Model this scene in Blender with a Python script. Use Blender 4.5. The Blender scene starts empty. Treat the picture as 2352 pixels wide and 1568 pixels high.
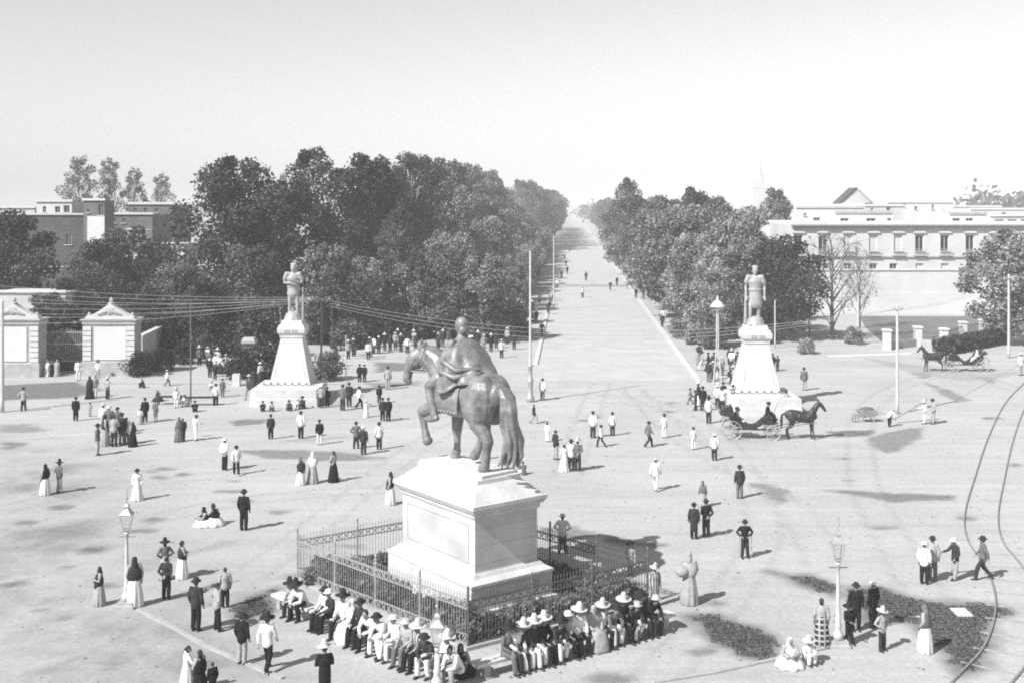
import bpy, math, random
import numpy as np
from mathutils import Vector as V, Matrix
from math import sin, cos, pi, radians as R
random.seed(7)
S = bpy.context.scene
COL = S.collection
H0, FD, YH, XC = 14.5, 2700.0, 475.0, 1176.0

def P(x, y, z=0.0):
    """ground point seen at a position of the photograph"""
    Y = FD * (H0 - z) / (y - YH)
    return V(((x - XC) * Y / FD, Y, z))

# ------------------------------------------------------------------ materials
MATS = {}
def mat(name, v, rough=.85, amp=.15, scale=3.0, bump=0.0, metal=0.0, spec=.3, obj_rand=0.0, fine=0.0):
    if name in MATS: return MATS[name]
    m = bpy.data.materials.new(name); m.use_nodes = True
    nt = m.node_tree; b = nt.nodes['Principled BSDF']
    b.inputs['Roughness'].default_value = rough
    b.inputs['Metallic'].default_value = metal
    b.inputs['Specular IOR Level'].default_value = spec
    tc = nt.nodes.new('ShaderNodeTexCoord')
    no = nt.nodes.new('ShaderNodeTexNoise'); no.inputs['Scale'].default_value = scale
    no.inputs['Detail'].default_value = 7; no.inputs['Roughness'].default_value = .65
    nt.links.new(tc.outputs['Object'], no.inputs['Vector'])
    mr = nt.nodes.new('ShaderNodeMapRange')
    mr.inputs['From Min'].default_value = .3; mr.inputs['From Max'].default_value = .7
    mr.inputs['To Min'].default_value = v * (1 - amp); mr.inputs['To Max'].default_value = min(.92, v * (1 + amp))
    nt.links.new(no.outputs['Fac'], mr.inputs['Value'])
    out = mr.outputs['Result']
    if obj_rand:
        oi = nt.nodes.new('ShaderNodeObjectInfo')
        m2 = nt.nodes.new('ShaderNodeMapRange')
        m2.inputs['To Min'].default_value = 1 - obj_rand; m2.inputs['To Max'].default_value = 1 + obj_rand
        nt.links.new(oi.outputs['Random'], m2.inputs['Value'])
        mm = nt.nodes.new('ShaderNodeMath'); mm.operation = 'MULTIPLY'
        nt.links.new(out, mm.inputs[0]); nt.links.new(m2.outputs['Result'], mm.inputs[1]); out = mm.outputs[0]
    nt.links.new(out, b.inputs['Base Color'])
    if bump:
        n2 = nt.nodes.new('ShaderNodeTexNoise'); n2.inputs['Scale'].default_value = scale * 4
        n2.inputs['Detail'].default_value = 6
        nt.links.new(tc.outputs['Object'], n2.inputs['Vector'])
        bp = nt.nodes.new('ShaderNodeBump'); bp.inputs['Strength'].default_value = bump
        bp.inputs['Distance'].default_value = .05
        nt.links.new(n2.outputs['Fac'], bp.inputs['Height']); nt.links.new(bp.outputs['Normal'], b.inputs['Normal'])
    MATS[name] = m
    return m

def leaf_mat(name, v, trans=.18):
    m = bpy.data.materials.new(name); m.use_nodes = True; nt = m.node_tree
    nt.nodes.clear()
    o = nt.nodes.new('ShaderNodeOutputMaterial')
    at = nt.nodes.new('ShaderNodeAttribute'); at.attribute_name = 'tone'
    oi = nt.nodes.new('ShaderNodeObjectInfo')
    a = nt.nodes.new('ShaderNodeMapRange'); a.inputs['To Min'].default_value = v * .32; a.inputs['To Max'].default_value = v * 1.9
    nt.links.new(at.outputs['Fac'], a.inputs['Value'])
    b = nt.nodes.new('ShaderNodeMapRange'); b.inputs['To Min'].default_value = .75; b.inputs['To Max'].default_value = 1.25
    nt.links.new(oi.outputs['Random'], b.inputs['Value'])
    mu = nt.nodes.new('ShaderNodeMath'); mu.operation = 'MULTIPLY'
    nt.links.new(a.outputs['Result'], mu.inputs[0]); nt.links.new(b.outputs['Result'], mu.inputs[1])
    d = nt.nodes.new('ShaderNodeBsdfDiffuse'); t = nt.nodes.new('ShaderNodeBsdfTranslucent')
    nt.links.new(mu.outputs[0], d.inputs['Color']); nt.links.new(mu.outputs[0], t.inputs['Color'])
    mx = nt.nodes.new('ShaderNodeMixShader'); mx.inputs['Fac'].default_value = trans
    nt.links.new(d.outputs[0], mx.inputs[1]); nt.links.new(t.outputs[0], mx.inputs[2])
    nt.links.new(mx.outputs[0], o.inputs['Surface'])
    MATS[name] = m
    return m

def pattern_mat(name, a, b, sx, sy, kind='check'):
    m = bpy.data.materials.new(name); m.use_nodes = True; nt = m.node_tree
    p = nt.nodes['Principled BSDF']; p.inputs['Roughness'].default_value = .9; p.inputs['Specular IOR Level'].default_value = .1
    tc = nt.nodes.new('ShaderNodeTexCoord'); w = nt.nodes.new('ShaderNodeTexWave')
    w.wave_type = 'BANDS'; w.bands_direction = 'Z' if kind == 'check' else 'X'; w.inputs['Scale'].default_value = sx
    nt.links.new(tc.outputs['Object'], w.inputs['Vector'])
    fac = w.outputs['Fac']
    if kind == 'check':
        w2 = nt.nodes.new('ShaderNodeTexWave'); w2.bands_direction = 'X'; w2.inputs['Scale'].default_value = sy
        nt.links.new(tc.outputs['Object'], w2.inputs['Vector'])
        mm = nt.nodes.new('ShaderNodeMath'); mm.operation = 'MAXIMUM'
        pw = nt.nodes.new('ShaderNodeMath'); pw.operation = 'POWER'; pw.inputs[1].default_value = 4
        nt.links.new(fac, mm.inputs[0]); nt.links.new(w2.outputs['Fac'], mm.inputs[1])
        nt.links.new(mm.outputs[0], pw.inputs[0]); fac = pw.outputs[0]
    mr = nt.nodes.new('ShaderNodeMapRange'); mr.inputs['To Min'].default_value = a; mr.inputs['To Max'].default_value = b
    nt.links.new(fac, mr.inputs['Value']); nt.links.new(mr.outputs['Result'], p.inputs['Base Color'])
    MATS[name] = m
    return m

def brick_mat(name, v, w, h, mortar=1.25):
    m = bpy.data.materials.new(name); m.use_nodes = True; nt = m.node_tree
    p = nt.nodes['Principled BSDF']; p.inputs['Roughness'].default_value = .9
    tc = nt.nodes.new('ShaderNodeTexCoord'); mp = nt.nodes.new('ShaderNodeMapping')
    mp.inputs['Rotation'].default_value = (R(90), 0, 0)
    br = nt.nodes.new('ShaderNodeTexBrick'); br.inputs['Scale'].default_value = 1
    br.inputs['Brick Width'].default_value = w; br.inputs['Row Height'].default_value = h
    br.inputs['Mortar Size'].default_value = h * .06
    for k, q in (('Color1', v), ('Color2', v * .75), ('Mortar', v * mortar)):
        br.inputs[k].default_value = (q, q, q, 1)
    nt.links.new(tc.outputs['Object'], mp.inputs['Vector']); nt.links.new(mp.outputs['Vector'], br.inputs['Vector'])
    no = nt.nodes.new('ShaderNodeTexNoise'); no.inputs['Scale'].default_value = .5; no.inputs['Detail'].default_value = 8
    nt.links.new(tc.outputs['Object'], no.inputs['Vector'])
    mr = nt.nodes.new('ShaderNodeMapRange'); mr.inputs['To Min'].default_value = .5; mr.inputs['To Max'].default_value = 1.5
    nt.links.new(no.outputs['Fac'], mr.inputs['Value'])
    mx = nt.nodes.new('ShaderNodeMixRGB'); mx.blend_type = 'MULTIPLY'; mx.inputs['Fac'].default_value = 1
    nt.links.new(br.outputs['Color'], mx.inputs['Color1']); nt.links.new(mr.outputs['Result'], mx.inputs['Color2'])
    nt.links.new(mx.outputs['Color'], p.inputs['Base Color'])
    MATS[name] = m
    return m

STONE = mat('pale_stone', .50, .8, .16, 1.2, .25)
STONE2 = mat('grey_stone', .33, .85, .22, 1.5, .3)
PALACE = mat('palace_plaster', .50, .9, .13, .22, .05)
WHITE = mat('white_plaster', .54, .9, .10, .35, .05)
PLAST = mat('cream_plaster', .45, .9, .15, .3, .05)
IRON = mat('painted_iron', .13, .5, .2, 6, 0, .4, .5)
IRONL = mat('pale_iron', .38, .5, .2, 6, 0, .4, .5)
WOOD = mat('weathered_wood', .3, .8, .25, 4, .2)
POLE = mat('painted_pole', .45, .7, .15, 5)
WIRE = mat('wire_metal', .35, .4, .05, 5)
BRONZE = mat('weathered_bronze', .17, .46, .55, 1.8, .3, .15, .5)
PATINA = mat('pale_patina', .30, .6, .25, 1.6, .2, .1, .4)
DARKG = mat('window_dark', .018, .25, .2, 2, 0, 0, .5)
SHUT = mat('shutter', .5, .8, .1, 3)
BARK = mat('bark', .13, .95, .35, 2.5, .5)
BARKL = mat('pale_bark', .42, .95, .35, 2.0, .5)
LEAF = leaf_mat('leaves_dark', .058)
LEAFM = leaf_mat('leaves_mid', .105)
LEAFL = leaf_mat('leaves_pale', .19)
LEAFP = leaf_mat('leaves_avenue', .155)  # avenue leaves, paler: part of the haze is put into their colour
ASHLAR = brick_mat('ashlar_stone', .56, 1.25, .62, .80)
BRICK = brick_mat('dark_brick', .07, .8, .32)
BRICKL = brick_mat('grey_brick', .13, .8, .32)
TONE = {'k': mat('cloth_black', .012, .85, .3, 5, 0, 0, .15), 'd': mat('cloth_dark', .032, .9, .3, 5, 0, 0, .1),
        'g': mat('cloth_grey', .12, .9, .25, 5, 0, 0, .1), 'l': mat('cloth_pale', .30, .9, .2, 5, 0, 0, .1),
        'w': mat('cloth_white', .62, .9, .1, 4, 0, 0, .1), 'p': pattern_mat('cloth_plaid', .02, .4, 1.7, 1.7),
        's': pattern_mat('cloth_striped', .06, .4, 3, 1, 'stripe')}
SKIN = mat('skin', .20, .65, .1, 5, 0, 0, .3, .35)
HAIR = mat('hair', .02, .6, .2, 20)
STRAW = mat('straw', .46, .9, .15, 12, 0, 0, .2, .25)
FELT = mat('felt', .018, .9, .2, 8)
LEATHER = mat('black_leather', .025, .35, .3, 4, 0, 0, .5)
COAT = mat('horse_coat', .028, .5, .4, 2, 0, 0, .4)

# ------------------------------------------------------------------ mesh builder
class MB:
    def __init__(s): s.v = []; s.f = []
    def add(s, vs, fs):
        o = len(s.v); s.v += [tuple(p) for p in vs]; s.f += [tuple(i + o for i in q) for q in fs]
        return s
    def box(s, c, d, rz=0, top=1.0):
        x, y, z = d[0] / 2, d[1] / 2, d[2] / 2; vs = []
        for k in (-1, 1):
            t = top if k > 0 else 1
            for a, b in ((-1, -1), (1, -1), (1, 1), (-1, 1)):
                px, py = a * x * t, b * y * t
                vs.append((c[0] + px * cos(rz) - py * sin(rz), c[1] + px * sin(rz) + py * cos(rz), c[2] + k * z))
        return s.add(vs, [(3, 2, 1, 0), (4, 5, 6, 7), (0, 1, 5, 4), (1, 2, 6, 5), (2, 3, 7, 6), (3, 0, 4, 7)])
    def beam(s, a, b, w, h):
        a, b = V(a), V(b); d = (b - a).normalized()
        up = V((0, 0, 1)) if abs(d.z) < .95 else V((1, 0, 0))
        n = d.cross(up).normalized(); u = n.cross(d)
        vs = [p + n * (i * w / 2) + u * (j * h / 2) for p in (a, b) for i, j in ((-1, -1), (1, -1), (1, 1), (-1, 1))]
        return s.add(vs, [(0, 1, 2, 3), (7, 6, 5, 4), (1, 0, 4, 5), (2, 1, 5, 6), (3, 2, 6, 7), (0, 3, 7, 4)])
    def tube(s, pts, rad, n=8, side=None, caps=True):
        pts = [V(p) for p in pts]
        rad = [(r, r) if not isinstance(r, tuple) else r for r in (rad if isinstance(rad, list) else [rad] * len(pts))]
        if caps:
            t0 = (pts[0] - pts[1]).normalized(); t1 = (pts[-1] - pts[-2]).normalized()
            r0, r1 = rad[0], rad[-1]; m0, m1 = min(r0), min(r1)
            pts = [pts[0] + t0 * m0 * .85, pts[0] + t0 * m0 * .55] + pts + [pts[-1] + t1 * m1 * .55, pts[-1] + t1 * m1 * .85]
            rad = [(r0[0] * .45, r0[1] * .45), (r0[0] * .82, r0[1] * .82)] + rad + [(r1[0] * .82, r1[1] * .82), (r1[0] * .45, r1[1] * .45)]
        vs, fs = [], []; prev = None
        for i, p in enumerate(pts):
            t = (pts[min(i + 1, len(pts) - 1)] - pts[max(i - 1, 0)]).normalized()
            if side is not None: sd = V(side)
            elif prev is None: sd = V((1, 0, 0)) if abs(t.x) < .8 else V((0, 1, 0))
            else: sd = prev
            sd = (sd - t * sd.dot(t)).normalized(); prev = sd; q = t.cross(sd)
            for k in range(n):
                a = 2 * pi * k / n
                vs.append(p + sd * (rad[i][0] * cos(a)) + q * (rad[i][1] * sin(a)))
        for i in range(len(pts) - 1):
            for k in range(n):
                fs.append((i * n + k, i * n + (k + 1) % n, (i + 1) * n + (k + 1) % n, (i + 1) * n + k))
        fs.append(tuple(range(n - 1, -1, -1))); L = (len(pts) - 1) * n; fs.append(tuple(range(L, L + n)))
        return s.add(vs, fs)
    def ell(s, c, r, n=12, m=8, rot=None):
        vs, fs = [], []
        r = (r, r, r) if not isinstance(r, tuple) else r
        for j in range(1, m):
            b = pi * j / m - pi / 2
            for k in range(n):
                a = 2 * pi * k / n; p = V((r[0] * cos(b) * cos(a), r[1] * cos(b) * sin(a), r[2] * sin(b)))
                vs.append(p)
        vs += [V((0, 0, -r[2])), V((0, 0, r[2]))]
        for j in range(m - 2):
            for k in range(n): fs.append((j * n + k, j * n + (k + 1) % n, (j + 1) * n + (k + 1) % n, (j + 1) * n + k))
        b0, t0 = len(vs) - 2, len(vs) - 1
        for k in range(n):
            fs.append((b0, (k + 1) % n, k)); fs.append((t0, (m - 2) * n + k, (m - 2) * n + (k + 1) % n))
        return s.add([(rot @ p if rot else p) + V(c) for p in vs], fs)
    def lathe(s, prof, n=24, c=(0, 0, 0), fold=0, nf=7, ex=1.0, ph=0):
        vs, fs = [], []
        for i, (r, z) in enumerate(prof):
            for k in range(n):
                a = 2 * pi * k / n; q = r * (1 + fold * (i / (len(prof) - 1)) * sin(nf * a + ph + i * .25))
                vs.append((c[0] + q * cos(a), c[1] + q * sin(a) * ex, c[2] + z))
        for i in range(len(prof) - 1):
            for k in range(n): fs.append((i * n + k, i * n + (k + 1) % n, (i + 1) * n + (k + 1) % n, (i + 1) * n + k))
        fs.append(tuple(range(n - 1, -1, -1))); L = (len(prof) - 1) * n; fs.append(tuple(range(L, L + n)))
        return s.add(vs, fs)
    def rects(s, prof, c=(0, 0, 0)):
        """stacked rectangles (half x, half y, z): mouldings of a square pier"""
        vs, fs = [], []
        for (a, b, z) in prof:
            vs += [(c[0] - a, c[1] - b, c[2] + z), (c[0] + a, c[1] - b, c[2] + z), (c[0] + a, c[1] + b, c[2] + z), (c[0] - a, c[1] + b, c[2] + z)]
        for i in range(len(prof) - 1):
            for k in range(4): fs.append((i * 4 + k, i * 4 + (k + 1) % 4, i * 4 + 4 + (k + 1) % 4, i * 4 + 4 + k))
        fs.append((3, 2, 1, 0)); L = 4 * (len(prof) - 1); fs.append((L, L + 1, L + 2, L + 3))
        return s.add(vs, fs)
    def prism(s, poly, y0, y1):
        """outline in x,z pushed from y0 to y1"""
        n = len(poly)
        return s.add([(x, y0, z) for x, z in poly] + [(x, y1, z) for x, z in poly],
                     [tuple(range(n)), tuple(range(2 * n - 1, n - 1, -1))] + [(i, i + n, (i + 1) % n + n, (i + 1) % n) for i in range(n)])
    def mesh(s, name):
        me = bpy.data.meshes.new(name); me.from_pydata(s.v, [], s.f); me.update()
        return me
    def build(s, name, m, parent=None, smooth=False, loc=None):
        me = s.mesh(name)
        if smooth: me.shade_smooth()
        return obj(name, me, m, parent, loc)

def obj(name, me, m=None, parent=None, loc=None, rz=None, sc=None, link='DATA'):
    o = bpy.data.objects.new(name, me); COL.objects.link(o)
    if me is not None and m is not None:
        if link == 'DATA':
            if not me.materials: me.materials.append(m)
        else:
            if not me.materials: me.materials.append(None)
            o.material_slots[0].link = 'OBJECT'; o.material_slots[0].material = m
    if parent is not None: o.parent = parent
    if loc is not None: o.location = loc
    if rz is not None: o.rotation_euler = (0, 0, rz)
    if sc is not None: o.scale = (sc,) * 3 if not isinstance(sc, tuple) else sc
    return o

def tag(o, label=None, cat=None, group=None, kind=None):
    if label: o['label'] = label
    if cat: o['category'] = cat
    if group: o['group'] = group
    if kind: o['kind'] = kind
    return o

def empty(name, loc, rz=0, label=None, cat=None, group=None, sc=None):
    o = obj(name, None, None, None, loc, rz, sc)
    o.empty_display_size = .2
    return tag(o, label, cat, group)

# remeshed (joined) shapes are queued, evaluated together, and used as shared meshes
QUEUE = {}
def queue(key, mb, vox, smooth=2):
    QUEUE[key] = (mb, vox, smooth)
JM = {}
def flush():
    tmp = {}
    for k, (mb, vox, sm) in QUEUE.items():
        o = bpy.data.objects.new('t', mb.mesh('t')); COL.objects.link(o)
        r = o.modifiers.new('r', 'REMESH'); r.mode = 'VOXEL'; r.voxel_size = vox; r.use_smooth_shade = True
        if sm:
            q = o.modifiers.new('s', 'SMOOTH'); q.factor = .5; q.iterations = sm
        tmp[k] = o
    bpy.context.view_layer.update()
    dg = bpy.context.evaluated_depsgraph_get()
    for k, o in tmp.items():
        JM[k] = bpy.data.meshes.new_from_object(o.evaluated_get(dg)); JM[k].name = k
        JM[k].shade_smooth()
    for o in tmp.values():
        me = o.data; bpy.data.objects.remove(o); bpy.data.meshes.remove(me)
    QUEUE.clear()
# ------------------------------------------------------------------ human figures (1.70 m, facing +Y)
def J(**k):
    b = dict(pel=(0, 0, .95), wai=(0, 0, 1.10), che=(0, 0, 1.29), nec=(0, -.01, 1.44), hed=(0, .02, 1.585),
             sh=.185, shy=0, shz=1.40, elL=(-.25, -.03, 1.12), elR=(.25, -.03, 1.12), wrL=(-.24, .07, .88), wrR=(.24, .07, .88),
             hpL=(-.09, 0, .92), hpR=(.09, 0, .92), knL=(-.10, .02, .49), knR=(.10, .02, .49), anL=(-.10, -.02, .09), anR=(.10, -.02, .09))
    b.update(k); b['shL'] = (-b['sh'], b['shy'], b['shz']); b['shR'] = (b['sh'], b['shy'], b['shz'])
    return {q: (V(w) if isinstance(w, tuple) else w) for q, w in b.items()}
POSE = {
 'stand': J(),
 'walk': J(anL=(-.09, .30, .09), knL=(-.10, .24, .50), anR=(.09, -.34, .15), knR=(.10, -.02, .50), elL=(-.25, -.12, 1.13), wrL=(-.23, -.16, .90), elR=(.25, .06, 1.13), wrR=(.22, .24, .95)),
 'hips': J(elL=(-.36, -.06, 1.17), wrL=(-.19, .07, 1.02), elR=(.36, -.06, 1.17), wrR=(.19, .07, 1.02), anL=(-.14, -.02, .09), anR=(.14, .04, .09)),
 'back': J(elL=(-.27, -.12, 1.14), wrL=(-.06, -.19, 1.0), elR=(.27, -.12, 1.14), wrR=(.06, -.20, .98)),
 'fold': J(elL=(-.26, .05, 1.13), wrL=(-.02, .21, 1.16), elR=(.26, .05, 1.13), wrR=(.03, .22, 1.11)),
 'lean': J(hed=(.05, .05, 1.57), elR=(.30, .14, 1.16), wrR=(.24, .40, 1.12), wrL=(-.2, .12, .93), anL=(-.12, .1, .09), anR=(.12, -.08, .09)),
 'sit': J(pel=(0, 0, .54), wai=(0, .01, .69), che=(0, .04, .88), nec=(0, .06, 1.03), hed=(0, .10, 1.175), shy=.05, shz=.99,
          elL=(-.25, .10, .75), elR=(.25, .10, .75), wrL=(-.14, .34, .63), wrR=(.14, .34, .63), hpL=(-.09, .03, .52), hpR=(.09, .03, .52),
          knL=(-.13, .44, .51), knR=(.13, .44, .51), anL=(-.13, .43, .09), anR=(.13, .50, .09)),
 'sitlean': J(pel=(0, 0, .54), wai=(0, .06, .68), che=(0, .18, .83), nec=(0, .26, .95), hed=(0, .34, 1.07), shy=.23, shz=.91,
          elL=(-.22, .36, .64), elR=(.22, .36, .64), wrL=(-.05, .52, .58), wrR=(.06, .52, .56), hpL=(-.09, .03, .52), hpR=(.09, .03, .52),
          knL=(-.15, .44, .51), knR=(.15, .44, .51), anL=(-.16, .36, .09), anR=(.14, .46, .09)),
 'crouch': J(pel=(0, 0, .17), wai=(0, .03, .31), che=(0, .10, .49), nec=(0, .14, .63), hed=(0, .18, .775), shy=.12, shz=.59,
          elL=(-.24, .27, .40), elR=(.24, .27, .40), wrL=(-.08, .46, .42), wrR=(.08, .46, .40), hpL=(-.09, .03, .16), hpR=(.09, .03, .16),
          knL=(-.13, .40, .44), knR=(.13, .40, .44), anL=(-.12, .34, .08), anR=(.12, .36, .08)),
 'bend': J(pel=(0, -.05, .90), wai=(0, .05, 1.01), che=(0, .24, 1.09), nec=(0, .38, 1.12), hed=(0, .50, 1.11), shy=.34, shz=1.08,
          elL=(-.22, .40, .80), elR=(.22, .40, .80), wrL=(-.14, .52, .58), wrR=(.14, .52, .58), anL=(-.13, .08, .09), anR=(.13, -.14, .09)),
}
X = V((1, 0, 0))
def hand(mb, w, e, sgn):
    d = (w - e).normalized()                      # along the forearm
    side = (X - d * X.dot(d))
    side = side.normalized() if side.length > .2 else V((0, 1, 0))
    nrm = d.cross(side)
    inn = -sgn
    mb.tube([w, w + d * .05, w + d * .085], [(.026, .022), (.038, .017), (.036, .015)], 8, side)
    base = w + d * .085
    for i, (o, L) in enumerate(((-.028, .066), (-.0095, .078), (.0095, .072), (.028, .056))):
        a = base + side * o; c = nrm * (sgn * .012)
        mb.tube([a, a + d * L * .5, a + d * L * .85 + c, a + d * L + c * 1.8], [.0105, .0098, .009, .008], 6)
    t = w + d * .03 + side * inn * .03
    mb.tube([t, t + (d * .6 + side * inn * .8) * .035, t + (d * .95 + side * inn * .45) * .065], [.013, .0115, .0095], 6)
def head(mb, h, tilt=0):
    mb.ell(h + V((0, -.008, .018)), (.076, .094, .098), 14, 10)
    mb.ell(h + V((0, .022, -.045)), (.056, .066, .066), 12, 8)          # jaw
    mb.tube([h + V((0, .078, .018)), h + V((0, .106, -.022))], [.010, .016], 6)   # nose
    mb.ell(h + V((0, .078, -.052)), (.026, .014, .012), 8, 6)           # lips
    mb.ell(h + V((0, .070, -.092)), (.022, .018, .016), 8, 6)           # chin
    mb.tube([h + V((-.045, .074, .034)), h + V((.045, .074, .034))], [.012, .012], 6)   # brow
    for s in (-1, 1):
        mb.ell(h + V((s * .030, .082, .012)), .010, 8, 6)               # eyes
        mb.ell(h + V((s * .078, -.004, -.006)), (.010, .022, .034), 8, 6)
def body(j):
    mb = MB(); head(mb, j['hed'])
    mb.tube([j['nec'] - V((0, 0, .05)), j['hed'] - V((0, .02, .04))], [.060, .052], 10)
    up = (j['wai'] - j['pel']).normalized()
    mb.tube([j['pel'] - up * .06, j['pel'], j['wai'], j['che'], j['nec'] - up * .03], [(.12, .09), (.155, .112), (.135, .10), (.165, .115), (.10, .075)], 14, X)
    for s, sg in (('L', -1), ('R', 1)):
        sh, el, wr = j['sh' + s], j['el' + s], j['wr' + s]
        mb.tube([j['nec'] - V((0, 0, .04)), sh, (sh + el) / 2, el, el + (wr - el) * .35, wr], [.055, .060, .048, .039, .041, .027], 10)
        hand(mb, wr, el, sg)
        hp, kn, an = j['hp' + s], j['kn' + s], j['an' + s]
        mb.tube([hp, (hp + kn) / 2, kn, kn + (an - kn) * .3, an], [.088, .075, .055, .056, .037], 10)
        mb.tube([an + V((0, -.035, -.045)), an + V((0, .06, -.05)), an + V((0, .15, -.062))], [(.035, .034), (.042, .034), (.038, .022)], 8, X)
    return mb
def jacket(j, coat=.13, add=.026):
    mb = MB(); up = (j['wai'] - j['pel']).normalized()
    mb.tube([j['pel'] - up * coat, j['pel'], j['wai'], j['che'], j['nec'] - up * .045, j['nec'] + up * .015],
            [(.185, .142), (.155 + add, .118 + add), (.14 + add, .105 + add), (.172 + add, .12 + add), (.12 + add, .085 + add), (.068, .06)], 18, X)
    for s in 'LR':
        sh, el, wr = j['sh' + s], j['el' + s], j['wr' + s]
        mb.tube([j['nec'] - V((0, 0, .06)), sh, (sh + el) / 2, el, el + (wr - el) * .88], [.07, .080, .068, .060, .050], 10)
    return mb
def trousers(j, w=1.0):
    mb = MB(); up = (j['wai'] - j['pel']).normalized()
    mb.tube([j['pel'] - up * .07, j['pel'] + up * .04], [(.160, .118), (.155, .112)], 14, X)
    for s in 'LR':
        hp, kn, an = j['hp' + s], j['kn' + s], j['an' + s]
        mb.tube([hp + (kn - hp) * .12, (hp + kn) / 2, kn, (kn + an) / 2, an + (kn - an) * .05], [.094, .090, .078 * w, .072 * w, .066 * w], 10)
    return mb
def shoes(j, sides):
    mb = MB()
    for s in sides:
        an = j['an' + s]
        mb.tube([an + V((0, -.045, -.045)), an + V((0, .06, -.046)), an + V((0, .17, -.056))], [(.040, .042), (.048, .042), (.044, .030)], 8, X)
    return mb
def shawl(j, hood=True, low=.42):
    mb = MB(); n = j['nec']; c = j['che']; up = (n - c).normalized()
    if hood:
        mb.ell(j['hed'] + V((0, -.030, .012)), (.100, .102, .130), 14, 10)
        mb.tube([j['hed'] + V((0, -.035, -.04)), n + V((0, -.03, -.02))], [.10, .12], 12)
    a = n - up * .03
    mb.tube([a, n - up * .10, n - up * .24, n - up * low, n - up * (low + .12)], [(.11, .10), (.225, .14), (.285, .19), (.26, .21), (.20, .19)], 18, X)
    mb.tube([n + V((.10, .10, -.12)), n + V((-.02, .17, -.30)), n + V((-.06, .20, -.62))], [(.05, .04), (.07, .05), (.09, .05)], 10, X)
    return mb
for k, j in POSE.items():
    queue('body_' + k, body(j), .0105)
    queue('jacket_' + k, jacket(j), .02)
    queue('shirt_' + k, jacket(j, .10, .022), .02)
    queue('trousers_' + k, trousers(j, 1.15), .02)
    queue('shoeL_' + k, shoes(j, 'L'), .014); queue('shoeR_' + k, shoes(j, 'R'), .014)
queue('coat_stand', jacket(POSE['stand'], .45, .035), .022)
queue('coat_fold', jacket(POSE['fold'], .45, .035), .022)
for k in ('stand', 'fold', 'crouch', 'sit', 'lean'):
    low = .2 if k == 'crouch' else (.3 if k == 'sit' else .42)
    queue('shawlhood_' + k, shawl(POSE[k], True, low), .018)
    queue('shawl_' + k, shawl(POSE[k], False, low), .018)
queue('lapskirt', MB().tube([(0, -.06, .56), (0, .2, .56), (0, .44, .52), (0, .52, .3), (0, .53, .07)], [(.21, .13), (.22, .11), (.24, .12), (.25, .10), (.28, .12)], 18, X), .022)
def hats():
    h = {}
    h['s'] = MB().lathe([(.02, -.005), (.235, .035), (.25, .05), (.235, .055), (.115, .02), (.105, .08), (.085, .20), (.055, .26), (.01, .27)], 24)
    h['b'] = MB().lathe([(.02, -.006), (.15, -.002), (.165, .012), (.15, .016), (.098, .01), (.098, .07), (.085, .115), (.01, .125)], 20, ex=1.15)
    h['c'] = MB().lathe([(.02, -.006), (.17, .0), (.17, .012), (.1, .012), (.1, .1), (.09, .105), (.01, .108)], 20, ex=1.12)
    h['p'] = MB().lathe([(.09, -.03), (.098, .0), (.105, .05), (.10, .065), (.01, .07)], 18, ex=1.15).box((0, .12, .0), (.13, .09, .012))
    return {k: m.mesh('hat_' + k) for k, m in h.items()}
HATS = hats()
for m in HATS.values(): m.shade_smooth()
def hairmesh(bun=False):
    mb = MB().ell((0, -.022, .034), (.084, .092, .094), 14, 8)
    if bun: mb.ell((0, -.115, .0), (.05, .045, .05), 10, 8); mb.ell((0, -.05, -.05), (.075, .06, .08), 10, 8)
    me = mb.mesh('hair'); me.shade_smooth(); return me
HAIRM, HAIRF = hairmesh(), hairmesh(True)
def skirt(seed, r=.33):
    me = MB().lathe([(.135, 1.10), (.16, 1.0), (.20, .85), (.245, .6), (.285, .3), (r, .03), (r * .97, .015)], 56, fold=.085, nf=9, ex=.92, ph=seed).mesh('skirt')
    me.shade_smooth(); return me
SKIRTS = [skirt(0), skirt(1.3, .37), skirt(2.2, .30)]
GSK = MB().lathe([(.15, .40), (.24, .34), (.34, .24), (.42, .12), (.47, .03), (.45, .01)], 40, (0, .14, 0), .09, 8, 1.05).mesh('skirt'); GSK.shade_smooth()
flush()

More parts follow.
